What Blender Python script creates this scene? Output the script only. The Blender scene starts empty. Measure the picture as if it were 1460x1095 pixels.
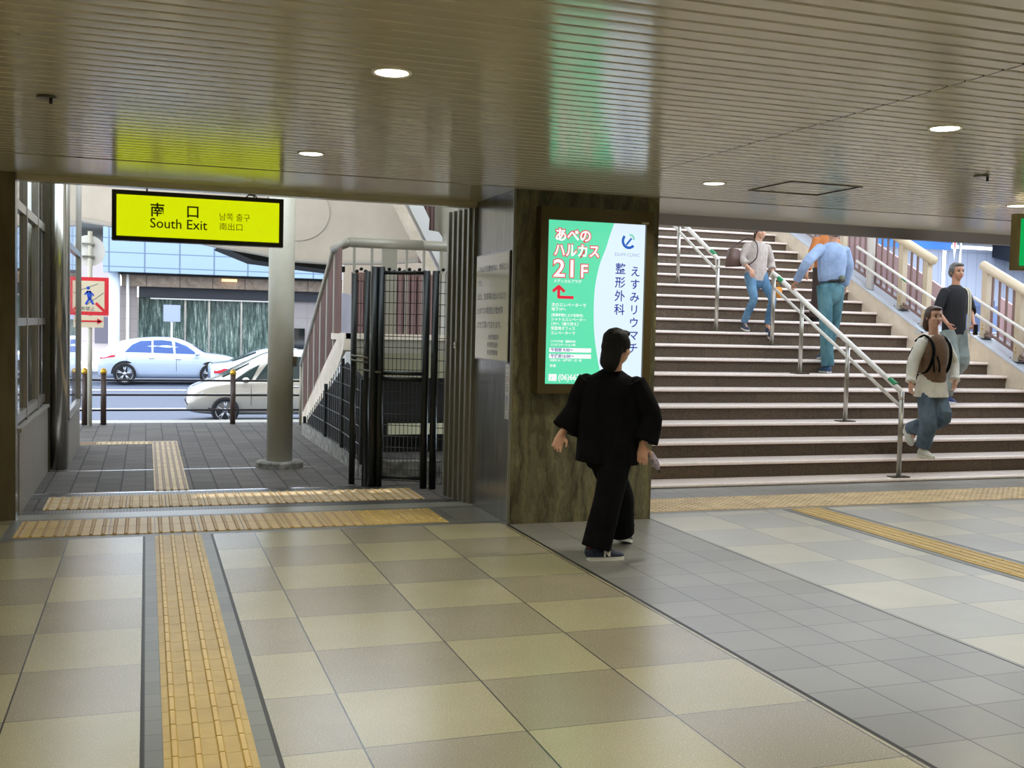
import bpy, bmesh, math, random
from mathutils import Vector, Matrix
random.seed(7)
C = bpy.context.scene.collection
PI = math.pi

# ------------------------------------------------------------------ camera, sky, sun, exposure
def setup():
    sc = bpy.context.scene
    cam = bpy.data.cameras.new('camera'); co = bpy.data.objects.new('camera', cam); C.objects.link(co)
    yaw, pitch, roll = 0.329246738, -0.0528180062, 0.0234228096
    f = Vector((math.sin(yaw)*math.cos(pitch), math.cos(yaw)*math.cos(pitch), math.sin(pitch)))
    r = Vector((math.cos(yaw), -math.sin(yaw), 0)); u = r.cross(f)
    r2 = math.cos(roll)*r+math.sin(roll)*u; u2 = -math.sin(roll)*r+math.cos(roll)*u
    m = Matrix(((r2.x, u2.x, -f.x), (r2.y, u2.y, -f.y), (r2.z, u2.z, -f.z))).to_4x4()
    m.translation = Vector((0, 0, 1.46623804)); co.matrix_world = m
    cam.sensor_fit = 'HORIZONTAL'; cam.sensor_width = 36; cam.lens = 1529.72541*36/1460
    cam.clip_start = .05; cam.clip_end = 500
    sc.camera = co
    w = bpy.data.worlds.new('world'); sc.world = w; w.use_nodes = True
    bg = w.node_tree.nodes['Background']; bg.inputs[0].default_value = (.80, .89, 1.0, 1); bg.inputs[1].default_value = 3.8
    s = bpy.data.lights.new('sun', 'SUN'); s.energy = 3.2; s.angle = .009; s.color = (1, .95, .86)
    so = bpy.data.objects.new('sun', s); C.objects.link(so)
    d = Vector((.25, .42, .9)).normalized()      # towards the sun
    so.rotation_euler = d.to_track_quat('Z', 'Y').to_euler()
    vs = sc.view_settings; vs.view_transform = 'Standard'; vs.look = 'None'; vs.gamma = 1; vs.use_curve_mapping = False
    vs.exposure = 0.0
setup()
LAMP_POWER = 18

# ------------------------------------------------------------------ helpers
def lin(r, g, b):
    return tuple(((c/255)/12.92 if c/255 <= .04045 else ((c/255+.055)/1.055)**2.4) for c in (r, g, b)) + (1,)
def wpos(o):
    p = Vector((0, 0, 0))
    while o: p += o.location; o = o.parent
    return p
def mk(name, bm, mat, parent=None, smooth=False, loc=None):
    me = bpy.data.meshes.new(name)
    off = wpos(parent) if parent else Vector(loc or (0, 0, 0))
    if off.length > 0: bmesh.ops.translate(bm, verts=bm.verts, vec=-off)
    bmesh.ops.recalc_face_normals(bm, faces=bm.faces)
    bm.to_mesh(me); bm.free()
    for m in (mat if isinstance(mat, (list, tuple)) else [mat]): me.materials.append(m)
    if smooth: me.polygons.foreach_set('use_smooth', [True]*len(me.polygons))
    o = bpy.data.objects.new(name, me); C.objects.link(o)
    if parent: o.parent = parent
    elif loc: o.location = loc
    return o
def thing(name, label, cat, loc=(0, 0, 0), group=None):
    o = bpy.data.objects.new(name, None); C.objects.link(o); o.location = loc; o.empty_display_size = .1
    return tag(o, label, cat, group)
def tag(o, label, cat, group=None, kind=None):
    o['label'] = label; o['category'] = cat
    if group: o['group'] = group
    if kind: o['kind'] = kind
    return o
def struct(name, bm, mat, parent=None, smooth=False, label=None):
    o = mk(name, bm, mat, parent, smooth)
    if not parent: o['kind'] = 'structure'
    if label: o['label'] = label
    return o
def NB(): return bmesh.new()
def box(bm, x0, x1, y0, y1, z0, z1, mi=0):
    vs = [bm.verts.new(p) for p in ((x0,y0,z0),(x1,y0,z0),(x1,y1,z0),(x0,y1,z0),(x0,y0,z1),(x1,y0,z1),(x1,y1,z1),(x0,y1,z1))]
    for f in ((0,3,2,1),(4,5,6,7),(0,1,5,4),(1,2,6,5),(2,3,7,6),(3,0,4,7)):
        bm.faces.new([vs[i] for i in f]).material_index = mi
    return vs
def bxo(x0, x1, y0, y1, z0, z1, bev=0):
    bm = NB(); box(bm, x0, x1, y0, y1, z0, z1)
    if bev: bmesh.ops.bevel(bm, geom=bm.edges[:], offset=bev, segments=2, affect='EDGES')
    return bm
def prism(bm, pts, vec, mi=0):
    """extrude polygon (list of 3D points) along vec"""
    vec = Vector(vec); a = [bm.verts.new(p) for p in pts]; b = [bm.verts.new(Vector(p)+vec) for p in pts]; n = len(pts)
    bm.faces.new(a[::-1]).material_index = mi; bm.faces.new(b).material_index = mi
    for i in range(n): bm.faces.new((a[i], a[(i+1) % n], b[(i+1) % n], b[i])).material_index = mi
def catmull(P, n):
    out = []
    for i in range(len(P)-1):
        p0 = P[max(i-1, 0)]; p1 = P[i]; p2 = P[i+1]; p3 = P[min(i+2, len(P)-1)]
        for k in range(n):
            t = k/n
            out.append(tuple(.5*((2*b)+(-a+c)*t+(2*a-5*b+4*c-d)*t*t+(-a+3*b-3*c+d)*t**3) for a, b, c, d in zip(p0, p1, p2, p3)))
    out.append(tuple(P[-1])); return out
def tube(bm, pts, r, seg=12, ref=None, cap='flat', sub=0, mi=0):
    """sweep; pts 3D; r: number, or per point number or (ru, rv); ref = direction of ru"""
    n = len(pts)
    rr = [r]*n if not isinstance(r, (list,)) else r
    rr = [(a, a) if not isinstance(a, (tuple, list)) else a for a in rr]
    Q = [tuple(p)+tuple(q) for p, q in zip(pts, rr)]
    if sub: Q = catmull(Q, sub)
    P = [Vector(q[:3]) for q in Q]; R = [(max(q[3], 1e-4), max(q[4], 1e-4)) for q in Q]
    T = []
    for i in range(len(P)):
        a = P[max(i-1, 0)]; b = P[min(i+1, len(P)-1)]
        if 0 < i < len(P)-1: t = (P[i]-a).normalized()+(b-P[i]).normalized()
        else: t = b-a
        T.append(t.normalized() if t.length > 1e-9 else Vector((0, 0, 1)))
    if cap == 'round':
        P2, R2, T2 = [], [], []
        for k in (.05, .45, .8):
            d = 1-k; s = math.sqrt(1-d*d); P2.append(P[0]-T[0]*min(R[0])*d); R2.append((R[0][0]*s, R[0][1]*s)); T2.append(T[0])
        P2 += P; R2 += R; T2 += T
        for k in (.8, .45, .05):
            d = 1-k; s = math.sqrt(1-d*d); P2.append(P[-1]+T[-1]*min(R[-1])*d); R2.append((R[-1][0]*s, R[-1][1]*s)); T2.append(T[-1])
        P, R, T = P2, R2, T2
    u = Vector(ref) if ref is not None else (Vector((0, 0, 1)) if abs(T[0].z) < .9 else Vector((1, 0, 0)))
    rings = []
    for p, (ra, rb), t in zip(P, R, T):
        base = Vector(ref) if ref is not None else u
        uu = base-t*base.dot(t)
        uu = uu.normalized() if uu.length > 1e-6 else t.orthogonal().normalized()
        u = uu; v = t.cross(uu)
        rings.append([bm.verts.new(p+uu*ra*math.cos(2*PI*k/seg)+v*rb*math.sin(2*PI*k/seg)) for k in range(seg)])
    for a, b in zip(rings, rings[1:]):
        for k in range(seg): bm.faces.new((a[k], a[(k+1) % seg], b[(k+1) % seg], b[k])).material_index = mi
    bm.faces.new(rings[0][::-1]).material_index = mi; bm.faces.new(rings[-1]).material_index = mi
def ell(bm, c, rx, ry, rz, M=None, sub=3, mi=0):
    r = bmesh.ops.create_icosphere(bm, subdivisions=sub, radius=1)
    m = Matrix.Translation(Vector(c)) @ (M.to_4x4() if M else Matrix()) @ Matrix.Diagonal((rx, ry, rz, 1))
    bmesh.ops.transform(bm, matrix=m, verts=r['verts'])
    for v in r['verts']:
        for f in v.link_faces: f.material_index = mi
def cyl(bm, p0, p1, r, seg=20, mi=0): tube(bm, [p0, p1], r, seg, mi=mi)

# ------------------------------------------------------------------ materials
def mat(name, col, rough=.5, metal=0, emit=None, es=1, spec=.5, alpha=None, trans=0, coat=0):
    m = bpy.data.materials.new(name); m.use_nodes = True; b = m.node_tree.nodes['Principled BSDF']
    b.inputs['Base Color'].default_value = col; b.inputs['Roughness'].default_value = rough; b.inputs['Metallic'].default_value = metal
    b.inputs['Specular IOR Level'].default_value = spec
    if coat: b.inputs['Coat Weight'].default_value = coat; b.inputs['Coat Roughness'].default_value = .08
    if emit: b.inputs['Emission Color'].default_value = emit; b.inputs['Emission Strength'].default_value = es
    if trans: b.inputs['Transmission Weight'].default_value = trans
    return m
class NT:
    """small node-building helper"""
    def __init__(s, m): s.t = m.node_tree; s.b = s.t.nodes['Principled BSDF']
    def n(s, typ, **kw):
        nd = s.t.nodes.new(typ)
        for k, v in kw.items(): setattr(nd, k, v)
        return nd
    def l(s, a, b): s.t.links.new(a, b)
    def inp(s, sock, v):
        if hasattr(v, 'is_output') or isinstance(v, bpy.types.NodeSocket): s.l(v, sock)
        else: sock.default_value = v
    def math(s, op, a, b=0, c=0):
        nd = s.n('ShaderNodeMath', operation=op); s.inp(nd.inputs[0], a); s.inp(nd.inputs[1], b); s.inp(nd.inputs[2], c); return nd.outputs[0]
    def mix(s, f, a, b):
        nd = s.n('ShaderNodeMix', data_type='RGBA'); s.inp(nd.inputs[0], f); s.inp(nd.inputs[6], a); s.inp(nd.inputs[7], b); return nd.outputs[2]
    def coord(s, scale=(1, 1, 1), kind='Object'):
        tc = s.n('ShaderNodeTexCoord'); mp = s.n('ShaderNodeMapping'); mp.inputs['Scale'].default_value = scale
        s.l(tc.outputs[kind], mp.inputs[0]); return mp.outputs[0]
    def noise(s, scale, co=None, detail=4, rough=.6, dist=0):
        nd = s.n('ShaderNodeTexNoise'); nd.inputs['Scale'].default_value = scale; nd.inputs['Detail'].default_value = detail
        nd.inputs['Roughness'].default_value = rough; nd.inputs['Distortion'].default_value = dist
        if co is not None: s.l(co, nd.inputs['Vector'])
        return nd.outputs[0]
    def ramp(s, f, stops):
        nd = s.n('ShaderNodeValToRGB'); s.l(f, nd.inputs[0]); cr = nd.color_ramp
        while len(cr.elements) < len(stops): cr.elements.new(.5)
        for e, (p, c) in zip(cr.elements, stops): e.position = p; e.color = c
        return nd.outputs[0]
    def bump(s, h, st=.3, d=.01):
        nd = s.n('ShaderNodeBump'); nd.inputs['Strength'].default_value = st; nd.inputs['Distance'].default_value = d
        s.l(h, nd.inputs['Height']); s.l(nd.outputs[0], s.b.inputs['Normal'])
    def col(s, c): s.l(c, s.b.inputs['Base Color'])
def vary(m, a, b, scale=8, st=(1, 1, 1), bump=0, kind='Object', lo=.35, hi=.65, detail=5, dist=0):
    k = NT(m); nz = k.noise(scale, k.coord(st, kind), detail, .6, dist); k.col(k.ramp(nz, [(lo, a), (hi, b)]))
    if bump: k.bump(nz, bump)
    return m
def grid_lines(k, x, px, ox, hw):
    """1 where |x-ox mod px| within hw of a line"""
    t = k.math('SUBTRACT', x, ox); t = k.math('DIVIDE', t, px); t = k.math('FRACT', t); t = k.math('SUBTRACT', t, .5); t = k.math('ABSOLUTE', t)
    return k.math('GREATER_THAN', t, .5-hw/px)
def xyz(k):
    tc = k.n('ShaderNodeTexCoord'); sp = k.n('ShaderNodeSeparateXYZ'); k.l(tc.outputs['Object'], sp.inputs[0]); return sp.outputs, tc.outputs['Object']

LT, DK = lin(166, 160, 130), lin(148, 141, 120)
def tiles_mat(name, light, dark, ox, px, oy, py, check=True, hw=.0025, rough=.26):
    m = mat(name, light, rough, spec=.85); k = NT(m); s, co = xyz(k); X, Y = s[0], s[1]
    a = k.math('FLOOR', k.math('DIVIDE', k.math('SUBTRACT', X, ox), px)); b = k.math('FLOOR', k.math('DIVIDE', k.math('SUBTRACT', Y, oy), py))
    nz = k.noise(170, co, 3, .7); spk = k.ramp(nz, [(.34, (.8, .8, .78, 1)), (.5, (1, 1, 1, 1)), (.68, (1.0, 1.0, 1.0, 1)), (.76, (1.15, 1.15, 1.1, 1))])
    big = k.ramp(k.noise(1.1, co, 3), [(.35, (.9, .9, .88, 1)), (.65, (1.04, 1.04, 1.04, 1))])
    if check:
        par = k.math('GREATER_THAN', k.math('FRACT', k.math('MULTIPLY', k.math('ADD', a, b), .5)), .25)
        base = k.mix(par, light, dark)
    else:
        h = k.n('ShaderNodeTexWhiteNoise', noise_dimensions='2D'); cb = k.n('ShaderNodeCombineXYZ'); k.l(a, cb.inputs[0]); k.l(b, cb.inputs[1]); k.l(cb.outputs[0], h.inputs[0])
        base = k.mix(h.outputs[0], light, dark)
    def mul(c1, c2):
        nd = k.n('ShaderNodeMix', data_type='RGBA', blend_type='MULTIPLY'); nd.inputs[0].default_value = 1; k.l(c1, nd.inputs[6]); k.l(c2, nd.inputs[7]); return nd.outputs[2]
    base = mul(mul(base, spk), big)
    g = k.math('MAXIMUM', grid_lines(k, X, px, ox, hw*1.3), grid_lines(k, Y, py, oy, hw*.8))
    k.col(k.mix(g, base, lin(46, 44, 38)))
    k.l(k.math('ADD', k.math('MULTIPLY', nz, .12), rough-.06), m.node_tree.nodes['Principled BSDF'].inputs['Roughness'])
    k.bump(k.math('SUBTRACT', 0.0, g), .3, .002)
    return m
M = {}
M['tile'] = tiles_mat('checker_tile', LT, DK, .72, .6, 5.895, .573)
M['tile_r'] = tiles_mat('checker_tile_stairs_side', lin(182, 181, 170), lin(164, 166, 164), 4.29, .55, 5.29, .56, rough=.32)
M['grey_tile'] = tiles_mat('grey_tile', lin(124, 124, 120), lin(138, 138, 134), 2.56, .2925, 3.68, .292, False, .003, .3)
M['border'] = tiles_mat('border_tile', lin(96, 98, 92), lin(110, 112, 104), 0, .6, 0, .145, False, .0022, .4)
M['black'] = mat('black_joint', lin(24, 22, 20), .5)
M['sill'] = vary(mat('stone_sill', lin(150, 152, 140), .3), lin(136, 138, 128), lin(160, 160, 148), 60)
M['tactile'] = vary(mat('tactile_yellow', lin(205, 172, 88), .42), lin(192, 162, 88), lin(206, 178, 102), 3, bump=.02)
M['tactile_field'] = vary(mat('tactile_field', lin(184, 158, 86), .45), lin(174, 148, 80), lin(192, 166, 94), 5)
M['tactile_bar'] = mat('tactile_bar_worn', lin(176, 142, 78), .5)
M['tactile_bar2'] = mat('tactile_bar_faded', lin(150, 128, 108), .6)
M['tactile_out'] = vary(mat('tactile_faded', lin(206, 182, 132), .6), lin(188, 166, 128), lin(214, 192, 150), 6)
def brick_mat():
    m = mat('brick_paving', lin(90, 86, 80), .75); k = NT(m); co = k.coord((1, 1, 1)); co.node.inputs['Rotation'].default_value = (0, 0, PI/2); b = k.n('ShaderNodeTexBrick'); k.l(co, b.inputs[0])
    b.inputs['Scale'].default_value = 1; b.inputs['Brick Width'].default_value = .3; b.inputs['Row Height'].default_value = .2
    b.inputs['Mortar Size'].default_value = .008; b.inputs['Color1'].default_value = lin(104, 98, 92); b.inputs['Color2'].default_value = lin(84, 80, 76); b.inputs['Mortar'].default_value = lin(48, 46, 44)
    n = k.noise(30, co); nd = k.n('ShaderNodeMix', data_type='RGBA', blend_type='MULTIPLY'); nd.inputs[0].default_value = .7
    k.l(b.outputs[0], nd.inputs[6]); k.l(k.ramp(n, [(.3, (.7, .7, .7, 1)), (.7, (1.2, 1.2, 1.2, 1))]), nd.inputs[7]); k.col(nd.outputs[2]); return m
M['brick'] = brick_mat()
def grate_mat():
    m = mat('drain_grating', lin(60, 60, 58), .4, .6); k = NT(m); s, co = xyz(k)
    g = k.math('MAXIMUM', grid_lines(k, s[0], .024, 0, .004), grid_lines(k, s[1], .024, 0, .004)); k.col(k.mix(g, lin(16, 16, 16), lin(110, 110, 104))); return m
M['grating'] = grate_mat()
M['slat'] = mat('ceiling_slat', lin(196, 188, 166), .16, .12, spec=1.0)
M['slat_dark'] = mat('ceiling_gap', lin(40, 37, 30), .7)
M['panel'] = mat('ceiling_panel', lin(190, 184, 160), .2, .12, spec=.9)
M['fascia'] = mat('bronze_fascia', lin(80, 74, 58), .35, .6)
M['olive_side'] = vary(mat('polished_side_panel', lin(110, 108, 96), .22, .5), lin(92, 91, 82), lin(126, 125, 114), 3, (8, 8, 1))
def marble():
    m = mat('veined_stone', lin(90, 84, 54), .28); k = NT(m); co = k.coord((5, 5, 1.6)); w = k.n('ShaderNodeTexWave'); w.bands_direction = 'X'
    k.l(co, w.inputs[0]); w.inputs['Scale'].default_value = .4; w.inputs['Distortion'].default_value = 16; w.inputs['Detail'].default_value = 7; w.inputs['Detail Scale'].default_value = 1.4; w.inputs['Detail Roughness'].default_value = .68
    c1 = k.ramp(w.outputs[1], [(.0, lin(26, 24, 14)), (.1, lin(66, 62, 40)), (.3, lin(88, 84, 58)), (.55, lin(98, 96, 72)), (.8, lin(84, 78, 50)), (1, lin(122, 116, 84))])
    n2 = k.noise(2.2, k.coord((3, 3, .7)), 7, .7, 2.2); c2 = k.ramp(n2, [(.3, lin(52, 50, 34)), (.5, lin(98, 96, 74)), (.66, lin(112, 100, 66)), (.8, lin(70, 62, 40))])
    k.col(k.mix(.45, c1, c2)); k.bump(w.outputs[1], .25, .006); return m
M['marble'] = marble()
M['wall'] = mat('hall_wall', lin(150, 145, 128), .5)
M['pillar_left'] = vary(mat('brown_metal_pillar', lin(104, 96, 76), .25, .4), lin(96, 88, 68), lin(112, 104, 82), 2, (6, 6, 1))
M['steel'] = mat('stainless', lin(190, 188, 180), .22, 1)
M['steel_dark'] = mat('dark_stainless', lin(120, 116, 104), .3, .9)
M['rail_metal'] = mat('rail_metal', lin(176, 172, 164), .3, .85)
M['white_metal'] = mat('white_rail_paint', lin(226, 222, 214), .3)
M['green_tape'] = mat('green_tape', lin(24, 140, 84), .4)
M['guide'] = mat('guide_metal', lin(128, 126, 112), .4, .4)
M['glass'] = mat('clear_glass', (.92, .96, .95, 1), .02, trans=1)
M['dark_glass'] = mat('dark_glass', lin(24, 30, 32), .05, spec=.8)
M['granite'] = vary(mat('granite', lin(150, 146, 138), .5), lin(132, 128, 122), lin(166, 162, 154), 90)
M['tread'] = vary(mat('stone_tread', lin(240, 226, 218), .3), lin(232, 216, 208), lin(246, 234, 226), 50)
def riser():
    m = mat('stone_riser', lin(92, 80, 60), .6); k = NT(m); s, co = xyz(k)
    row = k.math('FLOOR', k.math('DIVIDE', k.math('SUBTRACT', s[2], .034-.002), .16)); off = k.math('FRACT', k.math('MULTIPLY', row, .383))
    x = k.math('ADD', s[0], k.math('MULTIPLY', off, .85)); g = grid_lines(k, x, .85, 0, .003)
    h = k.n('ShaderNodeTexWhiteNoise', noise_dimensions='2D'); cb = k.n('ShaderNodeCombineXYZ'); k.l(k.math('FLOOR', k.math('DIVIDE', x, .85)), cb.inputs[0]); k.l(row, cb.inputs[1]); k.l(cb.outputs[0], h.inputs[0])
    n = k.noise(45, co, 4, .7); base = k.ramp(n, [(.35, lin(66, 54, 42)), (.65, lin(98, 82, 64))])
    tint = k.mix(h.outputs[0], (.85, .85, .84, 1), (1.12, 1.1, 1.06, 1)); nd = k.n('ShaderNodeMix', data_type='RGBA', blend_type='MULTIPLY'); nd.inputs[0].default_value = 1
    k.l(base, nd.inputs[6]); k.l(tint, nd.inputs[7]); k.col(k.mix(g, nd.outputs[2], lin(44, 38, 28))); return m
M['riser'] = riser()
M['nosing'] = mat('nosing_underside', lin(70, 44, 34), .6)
M['stringer'] = vary(mat('cream_stringer', lin(222, 208, 186), .5), lin(208, 194, 172), lin(230, 216, 196), 3)
M['cap'] = mat('parapet_cap', lin(196, 204, 214), .35)
M['tube'] = mat('cream_tube_rail', lin(214, 196, 164), .3)
M['baluster'] = mat('baluster_brown', lin(128, 100, 92), .5)
M['post_cream'] = mat('post_cream', lin(196, 180, 154), .45)
M['pink_panel'] = mat('pink_panel', lin(206, 176, 182), .5)
M['gate'] = mat('black_gate', lin(34, 38, 36), .35, .3)
M['wire'] = mat('black_wire', lin(40, 42, 38), .4, .3)
M['beam_grey'] = mat('grey_beige_metal', lin(150, 144, 128), .4, .2)
M['beige'] = vary(mat('beige_plate', lin(204, 192, 174), .6), lin(196, 184, 166), lin(210, 198, 180), 1.2)
M['emboss'] = mat('beige_trim', lin(188, 180, 168), .6)
M['brown_clad'] = mat('brown_cladding', lin(120, 92, 86), .6)
M['cream_panel'] = mat('cream_panel', lin(205, 200, 165), .5)
M['slope_white'] = mat('pale_plate', lin(226, 226, 224), .5)
M['concrete'] = vary(mat('rough_concrete', lin(130, 128, 120), .85), lin(96, 94, 86), lin(156, 153, 144), 14, bump=.3)
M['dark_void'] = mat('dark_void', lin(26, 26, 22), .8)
M['asphalt'] = vary(mat('asphalt', lin(66, 76, 96), .75), lin(60, 70, 90), lin(74, 84, 104), 40)
M['kerb'] = mat('kerb_stone', lin(200, 198, 190), .7)
M['paint'] = mat('road_paint', lin(235, 235, 235), .6)
M['pole_white'] = vary(mat('cream_painted_pole', lin(206, 202, 184), .45), lin(196, 192, 172), lin(212, 208, 192), 2)
M['bollard'] = mat('brown_bollard', lin(74, 58, 52), .4)
M['gold'] = mat('gold_cap', lin(205, 165, 60), .3, .6)
M['dark_rail'] = mat('dark_rail', lin(30, 28, 36), .4)
M['skin'] = mat('skin', lin(206, 156, 128), .5)
M['skin'].node_tree.nodes['Principled BSDF'].inputs['Subsurface Weight'].default_value = .08
M['hair_black'] = mat('black_hair', lin(20, 18, 18), .7, spec=.2)
M['hair_grey'] = mat('grey_hair', lin(92, 88, 86), .5)
M['hair_brown'] = mat('brown_hair', lin(72, 48, 34), .45)
M['eye'] = mat('eye', lin(30, 22, 18), .15)
M['lip'] = mat('lips', lin(176, 96, 88), .45)
M['cloth_black'] = vary(mat('black_cloth', lin(14, 14, 16), .95, spec=.1), lin(11, 11, 12), lin(17, 17, 20), 9)

# ------------------------------------------------------------------ text
def text_bm(s, size, origin, u=(1, 0, 0), v=(0, 0, 1), offset=0, align='LEFT', depth=0, sx=1, spacing=1):
    cu = bpy.data.curves.new('t', 'FONT'); cu.body = s; cu.size = size; cu.offset = offset; cu.align_x = align; cu.extrude = depth; cu.resolution_u = 3
    cu.space_character = spacing
    o = bpy.data.objects.new('t', cu); C.objects.link(o); bpy.context.view_layer.update()
    me = bpy.data.meshes.new_from_object(o.evaluated_get(bpy.context.evaluated_depsgraph_get()))
    bpy.data.objects.remove(o); bpy.data.curves.remove(cu)
    bm = NB(); bm.from_mesh(me); bpy.data.meshes.remove(me)
    u = Vector(u); v = Vector(v); w = u.cross(v)
    m = Matrix((( u.x*sx, v.x, w.x, origin[0]), (u.y*sx, v.y, w.y, origin[1]), (u.z*sx, v.z, w.z, origin[2]), (0, 0, 0, 1)))
    bmesh.ops.transform(bm, matrix=m, verts=bm.verts); return bm
def text(name, s, size, origin, mt, parent, **kw):
    bm = text_bm(s, size, origin, **kw)
    me = bpy.data.meshes.new(name); bmesh.ops.translate(bm, verts=bm.verts, vec=-wpos(parent)); bm.to_mesh(me); bm.free(); me.materials.append(mt)
    o = bpy.data.objects.new(name, me); C.objects.link(o); o.parent = parent; return o

# ------------------------------------------------------------------ the hall: floor, ceiling, walls
def rect(bm, x0, x1, y0, y1, z, mi):
    bm.faces.new([bm.verts.new(p) for p in ((x0,y0,z),(x1,y0,z),(x1,y1,z),(x0,y1,z))]).material_index = mi
def build_floor():
    bm = NB()
    T, G, B, K, S, R, TR = 0, 1, 2, 3, 4, 5, 6
    r = lambda *a: rect(bm, *a[:4], 0, a[4])
    y0 = -9; yt = 7.575
    r(-8, -.9, y0, 8.42, T); r(-.9, -.014, y0, yt, T); r(-.014, 0, y0, yt, K); r(0, .06, y0, yt, B); r(.06, .365, y0, yt, B)
    r(.365, .425, y0, yt, B); r(.425, .441, y0, yt, K); r(.441, 2.54, y0, yt, T); r(2.54, 2.562, y0, 7.5, K); r(2.562, 3.715, y0, 7.5, G); r(3.715, 3.728, y0, 7.75, K)
    r(-.9, 2.54, yt, 7.67, B); r(-.9, -.83, 7.67, 8.28, B); r(-.83, 2.15, 7.67, 8.28, B); r(2.15, 2.24, 7.67, 8.28, B); r(2.24, 2.56, 7.67, 8.28, G); r(-.9, 2.56, 8.28, 8.36, B)
    r(-.9, 2.56, 8.36, 8.57, S)
    r(2.54, 2.56, 7.5, 7.67, B)
    # side towards the stairs
    r(3.728, 5.03, y0, 7.68, TR); r(5.03, 5.045, y0, 7.68, K); r(5.045, 5.1, y0, 7.68, B); r(5.1, 5.4, y0, 7.68, B); r(5.4, 5.46, y0, 7.68, B); r(5.46, 5.475, y0, 7.68, K); r(5.475, 12.5, y0, 7.68, TR)
    r(3.728, 12.5, 7.68, 8.42, G); r(3.728, 12.5, 8.42, 8.97, G)
    bmesh.ops.remove_doubles(bm, verts=bm.verts, dist=1e-5)
    struct('floor', bm, [M['tile'], M['grey_tile'], M['border'], M['black'], M['sill'], M['brick'], M['tile_r']])
    # paving outside the exit
    bm = NB()
    r = lambda *a: rect(bm, *a[:4], 0, a[4])
    r(-.9, 3.2, 8.57, 8.73, 1); r(-.9, 3.2, 8.73, 9.36, 0); r(-.9, 3.2, 9.36, 9.53, 1); r(-.9, 3.2, 9.53, 9.585, 2); r(-3, 3.2, 9.585, 10.94, 0)
    r(-3, 3.2, 10.94, 10.98, 2); r(-3, 5, 10.98, 15.92, 0); r(-6, 9, 15.92, 16.35, 3)  # pale kerb colour widened over the paving to paint its sunlit edge
    bmesh.ops.remove_doubles(bm, verts=bm.verts, dist=1e-5)
    struct('floor_outside', bm, [M['brick'], M['grating'], M['steel'], M['kerb']])
build_floor()

def bar_block(bm, x0, y0, w, d, along, nb=4, g=.0012):
    """one 30 cm tactile block of raised bars"""
    box(bm, x0+g, x0+w-g, y0+g, y0+d-g, 0, .004)
    for i in range(nb):
        c = (i+.5)/nb
        if along == 'Y': cx = x0+c*w; vs = box(bm, cx-.013, cx+.013, y0+.004, y0+d-.004, .004, .010, 1)
        else: cy = y0+c*d; vs = box(bm, x0+.012, x0+w-.012, cy-.015, cy+.015, .004, .009, 1)
        for v in vs[4:]:
            if along == 'Y': v.co.x = cx+(v.co.x-cx)*.6
            else: v.co.y = cy+(v.co.y-cy)*.6
def dot_block(bm, x0, y0, w, d, n=5):
    g = .002; box(bm, x0+g, x0+w-g, y0+g, y0+d-g, 0, .004)
    for i in range(n):
        for j in range(n):
            cx, cy = x0+(i+.5)*w/n, y0+(j+.5)*d/n
            r1 = [bm.verts.new((cx+.014*math.cos(a*PI/4), cy+.014*math.sin(a*PI/4), .004)) for a in range(8)]
            r2 = [bm.verts.new((cx+.008*math.cos(a*PI/4), cy+.008*math.sin(a*PI/4), .0095)) for a in range(8)]
            for k in range(8): bm.faces.new((r1[k], r1[(k+1) % 8], r2[(k+1) % 8], r2[k]))
            bm.faces.new(r2)
def tactile():
    bm = NB(); y = 7.575
    while y > .2: bar_block(bm, .0605, y-.15, .304, .15, 'Y'); y -= .15
    tag(mk('tactile_paving', bm, [M['tactile_field'], M['tactile']]), 'yellow tactile strip of long bars running towards the viewer below the yellow exit sign', 'tactile paving')
    bm = NB()
    for i in range(10):
        for j in range(2):
            if i >= 8: dot_block(bm, -.83+i*.298, 7.672+j*.304, .298, .304)
            else: bar_block(bm, -.83+i*.298, 7.672+j*.304, .298, .304, 'Y', 4, .003)
    tag(mk('tactile_paving', bm, [M['tactile'], M['tactile_bar']]), 'yellow tactile band lying across the hall floor in front of the pale stone sill', 'tactile paving')
    bm = NB()
    for i in range(10):
        for j in range(2): bar_block(bm, -.74+i*.298, 8.745+j*.304, .298, .304, 'Y', 4, .003)
    tag(mk('tactile_paving', bm, [M['tactile_out'], M['tactile_bar']]), 'faded tactile band crossing just outside the exit between the drain gratings', 'tactile paving')
    bm = NB()
    for j in range(13): bar_block(bm, .07, 9.59+j*.3, .29, .3, 'Y', 5, .003)
    for i in range(9): dot_block(bm, .07-.3*(i+1)+.005, 13.19, .295, .3) if i < 2 else bar_block(bm, .07-.3*(i+1)+.005, 13.19, .295, .3, 'X')
    tag(mk('tactile_paving', bm, [M['tactile_out'], M['tactile_bar2']]), 'pinkish tactile path leading over the dark bricks to the street and turning left', 'tactile paving')
    bm = NB()
    for i in range(27):
        for j in range(2): dot_block(bm, 3.86+i*.305, 7.76+j*.305, .305, .305)
    tag(mk('tactile_paving', bm, M['tactile_out']), 'pale yellow dotted warning tiles lying along the foot of the stairs', 'tactile paving')
    bm = NB(); y = 7.68
    while y > 1.0: bar_block(bm, 5.1, y-.3, .3, .3, 'Y'); y -= .3
    tag(mk('tactile_paving', bm, [M['tactile_field'], M['tactile']]), 'yellow barred tactile strip leading diagonally right, away from the dotted tiles', 'tactile paving')
tactile()

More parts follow.
